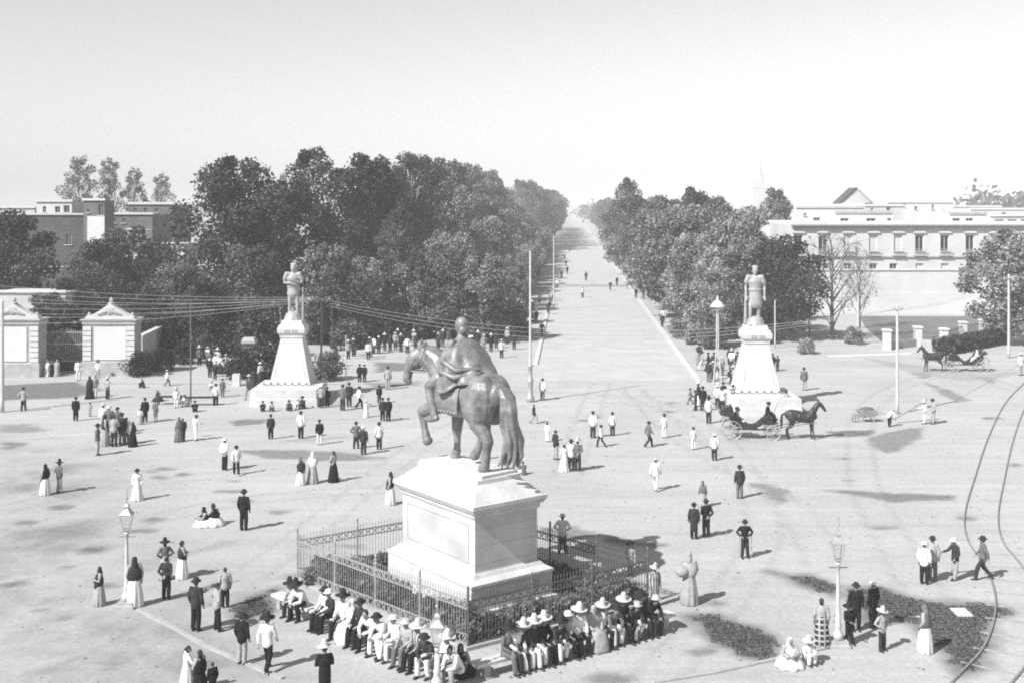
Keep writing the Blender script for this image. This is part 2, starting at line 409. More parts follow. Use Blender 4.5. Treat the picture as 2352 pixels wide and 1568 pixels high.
PEOPLE = 'people gathered in the square'
def person(pose, at, face, top, bot, hat, label, sc=1.0, group=PEOPLE, kind='m', nm='person'):
    """kind: m man in trousers, c man in long coat, f woman in skirt, h woman with hooded shawl, t woman with shoulder shawl"""
    j = POSE[pose]
    rz = R(face)
    root = obj(nm, JM['body_' + pose], SKIN, None, at, rz, sc, 'OBJECT')
    tag(root, label, 'person', group)
    def part(name, me, m, loc=None):
        return obj(name, me, m, root, loc, None, None, 'OBJECT')
    if kind in 'mc':
        part('trousers', JM['trousers_' + pose], TONE[bot]); part('shoe', JM['shoeL_' + pose], LEATHER); part('shoe', JM['shoeR_' + pose], LEATHER)
        if kind == 'c' and 'coat_' + pose in JM: part('coat', JM['coat_' + pose], TONE[top])
        else: part('jacket' if top in 'kdgs' else 'shirt', JM[('jacket_' if top in 'kdgs' else 'shirt_') + pose], TONE[top])
        part('hair', HAIRM, HAIR, j['hed'])
    else:
        if pose == 'crouch': part('skirt', GSK, TONE[bot])
        elif pose in ('sit', 'sitlean'): part('skirt', JM['lapskirt'], TONE[bot])
        else: part('skirt', random.choice(SKIRTS), TONE[bot])
        part('blouse', JM['shirt_' + pose], TONE[top if kind == 'f' else 'l'])
        if kind == 'h': part('shawl', JM['shawlhood_' + pose], TONE[top])
        else:
            part('hair', HAIRF, HAIR, j['hed'])
            if kind == 't': part('shawl', JM['shawl_' + pose], TONE[top])
    if hat in 'sScCbBpP' and hat:
        hm = {'s': ('s', STRAW), 'S': ('s', FELT), 'c': ('c', STRAW), 'C': ('c', FELT), 'b': ('b', FELT), 'B': ('b', TONE['l']), 'p': ('p', TONE['w']), 'P': ('p', FELT)}[hat]
        o = part('hat', HATS[hm[0]], hm[1], j['hed'] + V((0, -.01, .055)))
        o.rotation_euler = (R(random.uniform(-9, 4)), R(random.uniform(-5, 5)), 0)
    return root
HATX = {'s': .17, 'S': .17, 'c': .06, 'C': .06, 'b': .06, 'B': .06, 'p': .02, 'P': .02, '': 0}
def crowd(rows, group=PEOPLE):
    for (kind, pose, x, yf, yt, face, top, bot, hat, label) in rows:
        at = P(x, yf)
        if yt:
            h = (yf - yt) * at.y / FD - HATX[hat]
            full = {'crouch': .95, 'bend': 1.35}.get(pose, 1.70)
            sc = max(.55, min(1.12, h / full))
        else: sc = random.uniform(.95, 1.03)
        person(pose, at, face, top, bot, hat, label, sc, group, kind)
# ------------------------------------------------------------------ the equestrian monument
P0 = V((-1.65, 44.2, 0)); PA = math.atan2(.799, -.602)     # long axis
def monument():
    r = empty('monument_pedestal', P0, PA, 'tall pale stone pedestal with a moulded cornice under the horse and rider', 'pedestal')
    MB().rects([(2.95, 1.95, 0), (2.95, 1.95, .35), (2.80, 1.80, .36), (2.80, 1.80, 1.18), (2.84, 1.84, 1.21), (2.84, 1.84, 1.30), (2.60, 1.58, 1.44), (2.52, 1.48, 1.56)]).build('base_block', STONE, r)
    MB().rects([(2.44, 1.41, 1.54), (2.42, 1.39, 1.62), (2.42, 1.39, 3.48), (2.44, 1.41, 3.50)]).build('shaft', ASHLAR, r)
    MB().rects([(2.46, 1.43, 3.49), (2.50, 1.47, 3.58), (2.50, 1.47, 3.66), (2.58, 1.55, 3.70), (2.66, 1.63, 3.84), (2.70, 1.66, 3.87), (2.70, 1.66, 4.00), (2.68, 1.64, 4.02)]).build('cornice', STONE, r)
    MB().rects([(2.60, 1.57, 4.0), (2.56, 1.53, 4.06), (1.98, .98, 4.56), (1.96, .96, 4.70)]).build('cap', STONE, r)
    for sg, w, ax in ((1, 2.05, 'y'), (-1, 2.05, 'y')):        # incised panels: thin raised fillets
        m = MB(); z0, z1, t = 1.86, 3.22, .035
        for (a0, a1, b0, b1) in ((-w, w, z0, z0 + t), (-w, w, z1 - t, z1), (-w, -w + t, z0 + t, z1 - t), (w - t, w, z0 + t, z1 - t)):
            c = ((a0 + a1) / 2, (b0 + b1) / 2); d = (abs(a1 - a0), abs(b1 - b0))
            if ax == 'y': m.box((c[0], sg * 1.395, c[1]), (d[0], .03, d[1]))
            else: m.box((sg * 2.425, c[0], c[1]), (.03, d[0], d[1]))
        m.build('panel_fillet', STONE2, r)
    return r
monument()

def horse_mb(fl, fr, hl, hr, neck, hd, tail, k=1.0):
    """forward +X, left +Y; legs are joint chains [(point, radius)...]"""
    m = MB()
    m.tube([(-.78, 0, 1.36), (-.62, 0, 1.38), (-.36, 0, 1.33), (0, 0, 1.24), (.28, 0, 1.22), (.52, 0, 1.27), (.68, 0, 1.30)],
           [(a * k, b * (1 + (k - 1) * .75)) for a, b in [(.20, .22), (.29, .28), (.305, .30), (.315, .315), (.30, .32), (.27, .30), (.19, .22)]], 18, (0, 1, 0))
    m.ell((-.58, .11 * k, 1.34), (.27 * k, .22 * k, .28 * k)); m.ell((-.58, -.11 * k, 1.34), (.27 * k, .22 * k, .28 * k))
    if k > 1.1:
        for s in (-1, 1): m.ell((-.52, s * .19, 1.20), (.38, .27, .44), 16, 10)
        m.ell((.05, 0, 1.20), (.62, .40, .36), 16, 10)
    m.tube([p for p, _ in neck], [q for _, q in neck], 14)
    m.tube([p for p, _ in hd], [q for _, q in hd], 12)
    for leg in (fl, fr, hl, hr): m.tube([p for p, _ in leg], [q for _, q in leg], 10)
    p = V(hd[0][0])
    n = (V(hd[-1][0]) - p).normalized(); sd = n.cross(V((0, 0, 1))).normalized()
    for s in (-1, 1):
        e = p + sd * s * .07 + V((0, 0, .10))
        m.tube([e - V((0, 0, .04)), e + V((0, 0, .07)), e + V((0, 0, .15))], [.035, .03, .010], 6)
    return m

ES = 2.05
def equestrian():
    ang = R(132)
    fw = V((cos(ang), sin(ang), 0)); lf = V((-sin(ang), cos(ang), 0))
    base = P0 + V((0, 0, 4.84)) + fw * .05
    r = empty('equestrian_statue', base - V((0, 0, .14)), ang, 'bronze statue of a draped rider on a prancing horse with one foreleg raised', 'statue')
    def T(m):
        m.v = [(a * ES, b * ES, c * ES + .14) for a, b, c in m.v]; return m
    fl = [((.50, .15, 1.20), .17), ((.60, .19, 1.0), .125), ((.86, .21, .93), .088), ((1.07, .22, .84), .072), ((1.04, .22, .72), .05), ((.98, .22, .52), .042), ((.955, .22, .44), .052), ((.92, .22, .37), .05), ((.90, .22, .33), .070)]
    fr = [((.46, -.15, 1.20), .17), ((.47, -.19, .95), .115), ((.51, -.19, .72), .078), ((.53, -.19, .53), .066), ((.52, -.19, .38), .045), ((.52, -.19, .20), .043), ((.53, -.19, .14), .056), ((.56, -.19, .07), .055), ((.57, -.19, .03), .072)]
    hl = [((-.60, .15, 1.25), .24), ((-.50, .19, 1.0), .19), ((-.56, .19, .82), .12), ((-.76, .18, .60), .075), ((-.79, .18, .54), .07), ((-.75, .17, .36), .05), ((-.73, .17, .18), .048), ((-.71, .17, .14), .058), ((-.66, .17, .03), .075)]
    hr = [((-.58, -.15, 1.25), .24), ((-.28, -.19, 1.0), .18), ((-.20, -.19, .86), .12), ((-.30, -.17, .64), .075), ((-.32, -.16, .58), .07), ((-.20, -.14, .38), .05), ((-.14, -.13, .26), .05), ((-.12, -.13, .22), .055), ((-.06, -.13, .15), .066)]
    neck = [((.40, 0, 1.36), .29), ((.60, .03, 1.62), .235), ((.78, .09, 1.82), .19), ((.93, .17, 1.94), .14), ((1.03, .23, 1.97), .105)]
    hd = [((1.05, .25, 1.98), .095), ((1.15, .32, 1.88), .115), ((1.21, .38, 1.73), .10), ((1.24, .42, 1.58), .068), ((1.245, .44, 1.47), .066)]
    def fat(leg, q=1.5): return [(p, r_ * (1.25 if i < 2 else q)) for i, (p, r_) in enumerate(leg)]
    m = T(horse_mb(fat(fl), fat(fr), fat(hl), fat(hr), [(p, r_ * 1.35) for p, r_ in neck], [(p, r_ * 1.28) for p, r_ in hd], None, 1.32))
    jw = MB().ell((1.10, .30, 1.80), (.10, .12, .15)); jw.ell((1.255, .44, 1.455), (.075, .075, .06)); jw.tube([(1.22, .46, 1.44), (1.19, .43, 1.42)], [.05, .055], 8)
    for s_ in (-1, 1): jw.ell((.62, s_ * .20, 1.30), (.20, .20, .26)); jw.ell((1.16 - s_ * .07, .33 + s_ * .09, 1.86), .035, 8, 6)
    T(jw); m.add(jw.v, jw.f); queue('bronze_horse', m, .03, 1)
    t = MB()
    tp = [(-.85, 0, 1.42), (-1.0, 0, 1.46), (-1.12, .01, 1.34), (-1.17, .02, 1.1), (-1.16, -.01, .85), (-1.2, -.04, .6), (-1.19, -.05, .35), (-1.12, -.04, .14)]
    for k in range(9):
        a = 2 * pi * k / 9; o = V((cos(a) * .045, sin(a) * .05, 0))
        t.tube([V(p) + o * (1 + .35 * i) * (1 + .25 * sin(i * 1.7 + k * 2)) for i, p in enumerate(tp)], [.05, .06, .065, .06, .058, .055, .045, .022], 8)
    queue('bronze_tail', T(t), .03, 1)
    mn = MB()
    for k in range(11):
        f = k / 10; q = V((.42 + .58 * f, .005 + .2 * f, 1.62 + .50 * f))
        mn.tube([q, q + V((-.03, .10, -.05)), q + V((-.02, .17, -.20)), q + V((.02, .15, -.34))], [.055, .06, .05, .02], 7)
    queue('bronze_mane', T(mn), .03, 1)
    # rider
    d = MB(); rx = .14
    d.tube([(rx - .02, 0, 1.58), (rx, 0, 1.70), (rx - .01, 0, 1.88), (rx, 0, 2.08), (rx + .01, 0, 2.26), (rx + .02, 0, 2.32)], [(.22, .20), (.22, .19), (.195, .155), (.25, .18), (.19, .13), (.09, .09)], 16, (0, 1, 0))
    d.tube([(rx + .02, 0, 2.28), (rx + .03, 0, 2.43)], [.08, .07], 10)
    d.ell((rx + .04, .01, 2.52), (.125, .10, .145), 14, 10); d.ell((rx + .09, .01, 2.46), (.08, .068, .085)); d.tube([(rx + .15, .012, 2.52), (rx + .185, .014, 2.48)], [.014, .02], 6)
    d.ell((rx + .01, .01, 2.56), (.135, .118, .125)); d.ell((rx - .05, .01, 2.44), (.09, .10, .10))
    for k in range(0):
        a = 2 * pi * k / 14; d.tube([(rx + .04 + .12 * cos(a), .01 + .10 * sin(a), 2.57), (rx + .05 + .14 * cos(a), .01 + .118 * sin(a), 2.62)], [.03, .014], 6)   # wreath
    for s in (1, -1):
        d.tube([(rx, s * .16, 1.66), (rx + .22, s * .38, 1.56), (rx + .38, s * .46, 1.40)], [.16, .14, .11], 12)
        d.tube([(rx + .38, s * .46, 1.40), (rx + .30, s * .48, 1.15), (rx + .2, s * .49, .88)], [.10, .095, .07], 12)
        d.tube([(rx + .15, s * .49, .86), (rx + .32, s * .50, .82), (rx + .44, s * .51, .81)], [.06, .062, .045], 8)
    d.tube([(rx, .24, 2.20), (rx + .06, .36, 1.96), (rx + .34, .27, 1.84), (rx + .42, .22, 1.84)], [.10, .085, .065, .055], 10)
    d.tube([(rx, -.24, 2.20), (rx - .06, -.40, 1.96), (rx - .04, -.47, 1.72)], [.10, .085, .06], 10)
    d.ell((rx - .03, -.48, 1.68), .065)
    queue('bronze_rider', T(d), .028, 1)
    # the cloak: open sheet with depth, hanging from the shoulders over the croup and left flank
    prof = []
    for i in range(15):
        f = i / 14; z = 2.31 - .74 * f
        row = []
        for k in range(41):
            a = R(-150 + 215 * k / 40) + pi      # opens over the chest
            rad_x = .17 + .44 * f ** .85; rad_y = .25 + .33 * f ** .5
            fold = 1 + (.02 + .06 * f) * sin(6 * a + 5.5 * f) + .035 * f * sin(13 * a - 4 * f)
            zz = z - .10 * f * f * (1 + sin(a * 1.2)) + .03 * f * sin(6 * a + 1) - .10 * (1 - f) * abs(sin(a)) ** 2
            row.append((rx - .02 + rad_x * cos(a) * fold - .06 * f, rad_y * sin(a) * fold, zz + .12 * max(0, -cos(a)) * f))
        prof.append(row)
    c = MB(); n = 41; vs = [p for row in prof for p in row]
    ins = [(a * .93 + .002, b * .93, z - .012) for a, b, z in vs]; L = len(vs)
    fs = []
    for i in range(14):
        for k in range(n - 1):
            q = (i * n + k, i * n + k + 1, (i + 1) * n + k + 1, (i + 1) * n + k)
            fs.append(q); fs.append(tuple(x + L for x in q[::-1]))
    edge = [i * n for i in range(15)] + [14 * n + k for k in range(1, n)] + [i * n + n - 1 for i in range(13, -1, -1)] + [k for k in range(n - 2, 0, -1)]
    for a, b in zip(edge, edge[1:] + edge[:1]): fs.append((b, a, a + L, b + L))
    c.add(vs + ins, fs); T(c)
    # swags on the left shoulder and hip
    sw = MB()
    for k in (1, 3):
        sw.tube([(rx + .10, .22 - .01 * k, 2.24 - .06 * k), (rx - .02, .45 + .025 * k, 2.0 - .10 * k), (rx - .36, .44 + .02 * k, 1.84 - .06 * k), (rx - .62, .10, 1.84 - .04 * k)], [.03, .06, .06, .02], 8)
    T(sw)
    b = MB()     # saddle cloth with its scalloped hem, girth and bosses
    for k in range(15):
        f = k / 14; x = -.22 + .62 * f
        for s in (1, -1):
            b.tube([(x, s * .20, 1.62), (x, s * .40, 1.42), (x, s * .445, 1.18), (x + .01, s * .42, .98 + .03 * (k % 2))], [.035, .038, .036, .03], 6)
            if k % 2: b.ell((x, s * .45, 1.00), .03, 8, 6)
    for x, rr in ((.56, .42), (-.36, .425)):
        for s in (1, -1): b.tube([(x, 0, 1.2 + rr), (x, s * rr * .75, 1.2 + rr * .7), (x, s * rr * 1.0, 1.2), (x, s * rr * .75, 1.2 - rr * .68)], .022, 6)
    for s in (1, -1):
        for q in ((.66, .30, 1.45), (.76, .30, 1.28), (.72, .33, 1.15), (.52, .44, 1.3)): b.ell((q[0], s * q[1], q[2]), .045, 8, 6)
        b.tube([(rx + .28, s * .46, 1.3), (rx + .24, s * .50, 1.05), (rx + .26, s * .51, .84)], .018, 6)
    T(b)
    rs = MB().tube([(rx + .10, -.49, 1.50), (rx - .03, -.49, 1.70), (rx - .16, -.49, 1.92)], .024, 8)
    T(rs)
    reins = MB()
    for s in (1, -1):
        reins.tube([(1.16, .36 + s * .07, 1.62), (.86, .16 + s * .16, 1.62), (rx + .42, .22, 1.84)], .016, 6)
        reins.tube([(1.03, .23 + s * .12, 2.0), (1.16, .35 + s * .10, 1.72)], .014, 6)
    T(reins)
    flush()
    h = obj('horse', JM['bronze_horse'], BRONZE, r)
    obj('tail', JM['bronze_tail'], BRONZE, h); obj('mane', JM['bronze_mane'], BRONZE, h)
    b.build('saddle_cloth', BRONZE, h, True); reins.build('reins', BRONZE, h)
    q = obj('rider', JM['bronze_rider'], BRONZE, r)
    ck = c.build('cloak', BRONZE, q, True); sw.build('swag', BRONZE, q, True); rs.build('baton', BRONZE, q)
    pl = MB().rects([(1.85, .86, 0), (1.85, .86, .11), (1.80, .81, .14)])
    pl.build('plinth', STONE, r)
    return r
equestrian()

# ------------------------------------------------------------------ iron railing round the monument
FA, FC, FR = P(683, 1333), P(1075, 1490), P(1487, 1386)
FB = FA + FR - FC
def railing():
    r = empty('iron_railing', FC, 0, 'spiked iron railing with lattice bands enclosing the equestrian monument', 'railing')
    HT = 1.72
    for a, b, n in ((FA, FC, 4), (FC, FR, 3), (FR, FB, 4), (FB, FA, 3)):
        d = (b - a) / n; L = d.length; u = d.normalized()
        for i in range(n):
            o = a + d * i - FC
            p = MB(); p.tube([o, o + V((0, 0, 1.95))], .042, 8, caps=False)
            for z, q in ((.1, .075), (.42, .06), (1.5, .06), (1.75, .062)): p.ell(o + V((0, 0, z)), (q, q, .05), 8, 6)
            p.ell(o + V((0, 0, 2.0)), (.045, .045, .10), 8, 6)
            p.build('post', IRON if a in (FC, FR) else IRONL, r)  # left sides paler, right sides darker: sun and shade put into the iron colour
            m = MB(); e0, e1 = o + u * .05, o + d - u * .05
            for z, h in ((.16, .045), (.46, .035), (1.30, .035), (1.56, .045)): m.beam(e0 + V((0, 0, z)), e1 + V((0, 0, z)), .03, h)
            k = int(L / .135)
            for t in range(1, k):
                q = o + u * (L * t / k)
                m.tube([q + V((0, 0, .10)), q + V((0, 0, HT))], .0125, 5, caps=False)
                m.tube([q + V((0, 0, HT)), q + V((0, 0, HT + .10))], [.022, .003], 5, caps=False)
            k = int(L / .30)
            for t in range(k):
                s0, s1 = o + u * (L * t / k + .03), o + u * (L * (t + 1) / k - .03)
                for z0, z1 in ((.18, .44), (1.32, 1.54)):
                    m.beam(s0 + V((0, 0, z0)), s1 + V((0, 0, z1)), .012, .03); m.beam(s0 + V((0, 0, z1)), s1 + V((0, 0, z0)), .012, .03)
            m.build('railing_panel', IRON if a in (FC, FR) else IRONL, r)  # panels repeat the sunlit and shaded tones of the posts
    w = MB()
    for a, b in ((FA, FC), (FC, FR), (FR, FB), (FB, FA)):
        u = (b - a).normalized(); w.beam(a - FC - u * .16 + V((0, 0, .05)), b - FC + u * (-.16) + V((0, 0, .05)), .32, .14)
    w.build('kerb_stone', STONE2, r)
railing()
UL = (FC - FA).normalized(); NL = V((UL.y, -UL.x, 0))
if NL.y > 0: NL = -NL
UR = (FR - FC).normalized(); NR = V((UR.y, -UR.x, 0))
BOFF = 2.15
def benches():
    for nm, a, u, n, L, cnt in (('l', FA, UL, NL, (FC - FA).length, 4), ('r', FC, UR, NR, (FR - FC).length, 3)):
        for i in range(cnt):
            s = (L - .2 if nm == 'l' else L + .5) / cnt
            c = a + u * (s * (i + .5) + (1.75 if nm == 'l' else -1.2)) + n * (BOFF - .02)
            m = empty('stone_bench', c, math.atan2(u.y, u.x),
                      ('pale stone slab bench outside the sunlit left railing, ' + ('at its far end', 'second from its far end', 'third from its far end', 'nearest the pointed front corner')[i]) if nm == 'l' else
                      ('pale stone slab bench in front of the shaded right railing, ' + ('nearest the front corner', 'at the middle', 'at its far right end')[i]), 'bench', 'stone benches round the monument')
            MB().box((0, 0, .42), (s - .12, .46, .10)).build('seat', STONE, m)
            for k in (-1, 1): MB().box((k * (s / 2 - .45), 0, .18), (.22, .36, .37)).build('support', STONE2, m)
benches()

# ------------------------------------------------------------------ the two warrior statues on tapered pedestals
def warrior(nm, x, yfront, armspose, label, lab2, flip=1):
    Y = H0 * FD / (yfront - YH); cx = (x - XC) * (Y + 3) / FD
    # terrace
    r = empty('tapered_pedestal', (cx, Y, 0), 0, lab2, 'pedestal')
    MB().rects([(2.45, 2.6, 0), (2.45, 2.6, .55), (2.40, 2.55, .56), (2.40, 2.55, 1.22)], (0, 2.6, 0)).build('terrace', STONE, r)
    MB().rects([(1.58, 1.58, 1.20), (1.52, 1.52, 1.30), (1.46, 1.46, 1.5), (.80, .80, 4.62), (.88, .88, 4.68), (.88, .88, 4.82), (.76, .76, 4.86)], (0, 4.0, 0)).build('shaft', STONE, r)
    MB().rects([(.90, .90, 4.84), (1.02, 1.02, 5.02), (1.04, 1.04, 5.32), (.90, .90, 5.62), (.80, .80, 5.66), (.74, .74, 5.92)], (0, 4.0, 0)).build('capital', STONE, r)
    pm = MB()
    for k in (-1, 1): pm.beam((k * 1.14, 2.60, 1.75), (k * .58, 3.205, 4.45), .05, .05)
    pm.beam((-.56, 3.215, 4.46), (.56, 3.215, 4.46), .05, .05); pm.build('panel_fillet', STONE2, r)
    fz = MB()
    for k in (-1, 1): fz.box((k * .28, 2.955, 5.17), (.42, .02, .20))
    fz.build('carved_frieze', IRONL, r)
    ch = MB(); n = 7
    for k in range(n):
        a, b = -1.85 + 3.7 * k / n, -1.85 + 3.7 * (k + 1) / n
        pts = [V((a + (b - a) * t / 6, 2.15, 1.42 - .16 * sin(pi * t / 6))) for t in range(7)]
        ch.tube(pts, .028, 6, caps=False)
        ch.tube([(a, 2.15, 1.2), (a, 2.15, 1.48)], .035, 6)
    ch.tube([(1.85, 2.15, 1.2), (1.85, 2.15, 1.48)], .035, 6)
    ch.build('chain', IRON, r)
    # figure: 1.7 m proportions scaled up
    sc = 4.45 / 1.80
    q = empty('warrior_statue', (cx, Y + 4.0, 5.90), R(178 + 6 * flip), label, 'statue', None)
    j = J(**armspose)
    b = body(j)
    b.tube([(0, 0, .0), (0, 0, .05)], [(.3, .28), (.28, .26)], 12)
    def U(m): m.v = [(p[0] * sc, p[1] * sc, p[2] * sc) for p in m.v]; return m
    queue('w_' + str(flip), U(b), .028, 1)
    t = MB().tube([j['pel'] - V((0, 0, .16 if flip > 0 else .34)), j['pel'], j['wai']], [(.19, .15) if flip > 0 else (.215, .16), (.175, .138), (.155, .12)], 18, X)
    queue('k_' + str(flip), U(t), .03, 1)
    t = MB().tube([j['wai'] - V((0, 0, .06)), j['wai'], j['che'], j['nec'] - V((0, 0, .04))], [(.205, .155), (.175, .135), (.215, .155), (.14, .10)], 18, X)
    for s in (-1, 1): t.tube([j['nec'] - V((0, 0, .05)), V((s * .2, 0, 1.40)), V((s * .24, 0, 1.27))], [.08, .10, .085], 10)
    queue('c_' + str(flip), U(t), .03, 1)
    t = MB().ell(j['hed'] + V((0, -.015, .04)), (.086, .10, .088), 14, 9)
    for k in range(5):
        a = R(-60 + 30 * k); t.tube([j['hed'] + V((.08 * sin(a), -.05, .10 + .05 * cos(a))), j['hed'] + V((.10 * sin(a), -.08, .11 + .06 * cos(a)))], [.028, .016], 6)
    queue('h_' + str(flip), U(t), .026, 1)
    flush()
    obj('figure', JM['w_' + str(flip)], PATINA, q); obj('kilt', JM['k_' + str(flip)], PATINA, q)
    obj('cuirass', JM['c_' + str(flip)], PATINA, q); obj('headdress', JM['h_' + str(flip)], PATINA, q)
    st = MB()
    if flip > 0: st.tube([(-.30, .06, .02), (-.30, .06, 1.0)], [.05, .022], 8); st.build('club', PATINA, q).scale = (sc,) * 3
    else:
        st.tube([(.28, .05, .05), (.28, .05, 1.0)], [.06, .022], 8); st.build('club', PATINA, q).scale = (sc,) * 3
warrior('l', 668, 934, dict(elL=(-.27, .04, 1.14), wrL=(-.02, .22, 1.20), elR=(.27, .04, 1.14), wrR=(.06, .22, 1.15), anL=(-.13, .08, .09), knL=(-.13, .06, .5)),
        'pale warrior statue with arms folded across a cuirass, on the left pedestal', 'tapered white pedestal with a chained terrace carrying the arms-folded warrior', 1)
warrior('r', 1741, 956, dict(elL=(-.27, -.02, 1.12), wrL=(-.27, .05, .88), elR=(.27, -.02, 1.12), wrR=(.26, .08, .88), anR=(.15, .12, .09), knR=(.14, .09, .5)),
        'pale warrior statue in a long kilt with both arms hanging down, on the right pedestal', 'tapered white pedestal with a chained terrace behind the dark open carriage', -1)
# ------------------------------------------------------------------ trees
def leaf_mesh(name, clumps, size, seed, material):
    rg = np.random.default_rng(seed)
    C, N, T = [], [], []
    for (x, y, z, r, n) in clumps:
        d = rg.normal(size=(n, 3)); d /= np.linalg.norm(d, axis=1)[:, None]
        rad = r * (.45 + .58 * rg.random(n) ** .5)
        q = d * rad[:, None] * np.array([1, 1, .78]) + rg.normal(size=(n, 3)) * r * .13
        C.append(q + np.array([x, y, z])); nn = d * .55 + rg.normal(size=(n, 3)) * .6; nn[:, 2] += .25
        N.append(nn / np.linalg.norm(nn, axis=1)[:, None])
        T.append(np.clip(rg.random() * .6 + rg.random(n) ** 2 * .75 - .08, 0, 1))
    C, N, T = np.concatenate(C), np.concatenate(N), np.concatenate(T)
    n = len(C)
    a = np.cross(N, rg.normal(size=(n, 3))); a /= np.linalg.norm(a, axis=1)[:, None] + 1e-9
    b = np.cross(N, a)
    s = size * (.55 + .9 * rg.random(n))[:, None]
    a *= s * .5; b *= s * .36
    co = np.stack([C - a, C - b + N * s * .06, C + a, C + b + N * s * .06], 1).reshape(-1, 3)
    me = bpy.data.meshes.new(name)
    me.vertices.add(4 * n); me.vertices.foreach_set('co', co.astype(np.float32).ravel())
    me.loops.add(4 * n); me.loops.foreach_set('vertex_index', np.arange(4 * n, dtype=np.int32))
    me.polygons.add(n); me.polygons.foreach_set('loop_start', np.arange(0, 4 * n, 4, dtype=np.int32))
    at = me.attributes.new('tone', 'FLOAT', 'FACE'); at.data.foreach_set('value', T.astype(np.float32))
    me.update(calc_edges=True); me.materials.append(material)
    return me

def tree_kind(name, seed, h, r, z0, ncl, per, size, material, bark, upright=.0, cr=(.26, .40), lean=0, trunk=.32, bare=0):
    rg = random.Random(seed); cl = []
    tr = MB()
    top = V((lean, lean * .4, h * .8))
    mid = [V((rg.uniform(-.3, .3) + lean * t * t, rg.uniform(-.3, .3), h * .8 * t)) for t in (0, .25, .5, .75, 1)]
    mid[0] = V((0, 0, -.2))
    tr.tube(mid, [trunk, trunk * .8, trunk * .62, trunk * .4, trunk * .15], 8, caps=False)
    for i in range(ncl):
        t = z0 + (1 - z0) * ((i + rg.random()) / ncl)
        env = max(.3, sin(pi * min(1, (t - z0) / (1 - z0) * .86 + .12)) ** .5)
        a = i * 2.399 + rg.uniform(-.5, .5); rr = r * env * (.35 + .6 * rg.random())
        c = V((rr * cos(a) + lean * t * t, rr * sin(a), h * t * .96))
        q = r * rg.uniform(*cr) * (.65 + .5 * env)
        cl.append((c.x, c.y, min(c.z, h - q * .6), q, int(per * rg.uniform(.6, 1.3))))
        k = max(.1, t - .18 - .12 * rg.random()) / .8
        s = mid[0].lerp(mid[-1], min(.95, k)) if k < 1 else mid[-1]
        s = V((lean * (k * .8) ** 2, 0, h * .8 * min(k, .98)))
        m = s.lerp(c, .5) + V((0, 0, -.04 * h * (1 - upright)))
        tr.tube([s, m, c], [trunk * .34, trunk * .22, trunk * .06], 5, caps=False)
        for _ in range(bare):
            e = c + V((rg.gauss(0, 1), rg.gauss(0, 1), abs(rg.gauss(0.6, .8)))) * q
            tr.tube([m.lerp(c, rg.uniform(.3, 1)), c.lerp(e, .5), e], [trunk * .1, trunk * .06, trunk * .02], 4, caps=False)
    me = leaf_mesh(name + '_crown', cl, size, seed, material)
    tm = tr.mesh(name + '_trunk'); tm.materials.append(bark); tm.shade_smooth()
    return (me, tm, h)
KIND = {
 'tall1': tree_kind('tall1', 1, 20, 5.2, .30, 41, 256, 0.44, LEAF, BARK, cr=(.20, .32)),
 'tall2': tree_kind('tall2', 2, 20, 4.6, .36, 38, 416, 0.29, LEAFM, BARKL, cr=(0.19, 0.34), lean=1.2),
 'tall3': tree_kind('tall3', 3, 20, 5.6, .26, 44, 289, 0.40, LEAFM, BARK, cr=(0.17, 0.29)),
 'tall4': tree_kind('tall4', 4, 20, 4.2, .40, 32, 480, 0.26, LEAF, BARKL, cr=(0.22, 0.37), lean=-1.5),
 'crook': tree_kind('crook', 5, 22, 5.0, .40, 38, 264, 0.35, LEAF, BARK, cr=(0.16, 0.29), lean=-3.5),
 'round': tree_kind('round', 6, 20, 7.2, .16, 70, 299, 0.38, LEAF, BARK, cr=(0.16, 0.25)),
 'low1': tree_kind('low1', 7, 11, 4.3, .20, 38, 264, 0.32, LEAFM, BARK, cr=(.20, .32)),
 'low2': tree_kind('low2', 8, 11, 4.0, .16, 38, 264, 0.32, LEAFL, BARKL, cr=(0.19, 0.30)),
 'low3': tree_kind('low3', 9, 11, 4.8, .18, 41, 254, 0.32, LEAF, BARK, cr=(.20, .32)),
 'bush1': tree_kind('bush1', 10, 3, 1.8, .12, 16, 170, .26, LEAFM, BARK, trunk=.08, cr=(.3, .5)),
 'bush2': tree_kind('bush2', 11, 3, 2.0, .10, 16, 170, .26, LEAF, BARK, trunk=.08, cr=(.3, .5)),
 'poplar': tree_kind('poplar', 12, 24, 3.9, .30, 46, 120, .34, LEAFM, BARKL, upright=1, cr=(.18, .30), bare=3),
 'bare': tree_kind('bare', 13, 12, 3.6, .32, 26, 16, .30, LEAFL, BARK, upright=1, cr=(.26, .42), trunk=.24, bare=8),
 'shrub': tree_kind('shrub', 14, .9, .62, .12, 10, 130, .13, LEAFM, BARK, trunk=.03, cr=(.35, .55)),
}
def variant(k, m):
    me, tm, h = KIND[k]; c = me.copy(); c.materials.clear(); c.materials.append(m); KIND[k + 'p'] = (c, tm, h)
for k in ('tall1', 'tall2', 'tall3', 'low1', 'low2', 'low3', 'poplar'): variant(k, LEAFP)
def tree(kind, x, y, h, label, group=None, w=1.0, cat='tree', nm='tree', rz=None):
    me, tm, hh = KIND[kind]; s = h / hh
    r = empty(nm, (x, y, 0), random.uniform(0, 6.28) if rz is None else rz, label, cat, group, (s * w, s * w, s))
    if nm in ('tree', 'bare_tree', 'poplar_tree'): obj('trunk', tm, None, r); obj('crown', me, None, r)
    else: obj('foliage', me, None, r); obj('stem', tm, None, r)
    return r
def at_px(kind, px, Y, ytop, label, **k):
    X_ = (px - XC) * Y / FD; h = H0 - (ytop - YH) * Y / FD
    return tree(kind, X_, Y, h, label, **k)
rt = random.Random(21)
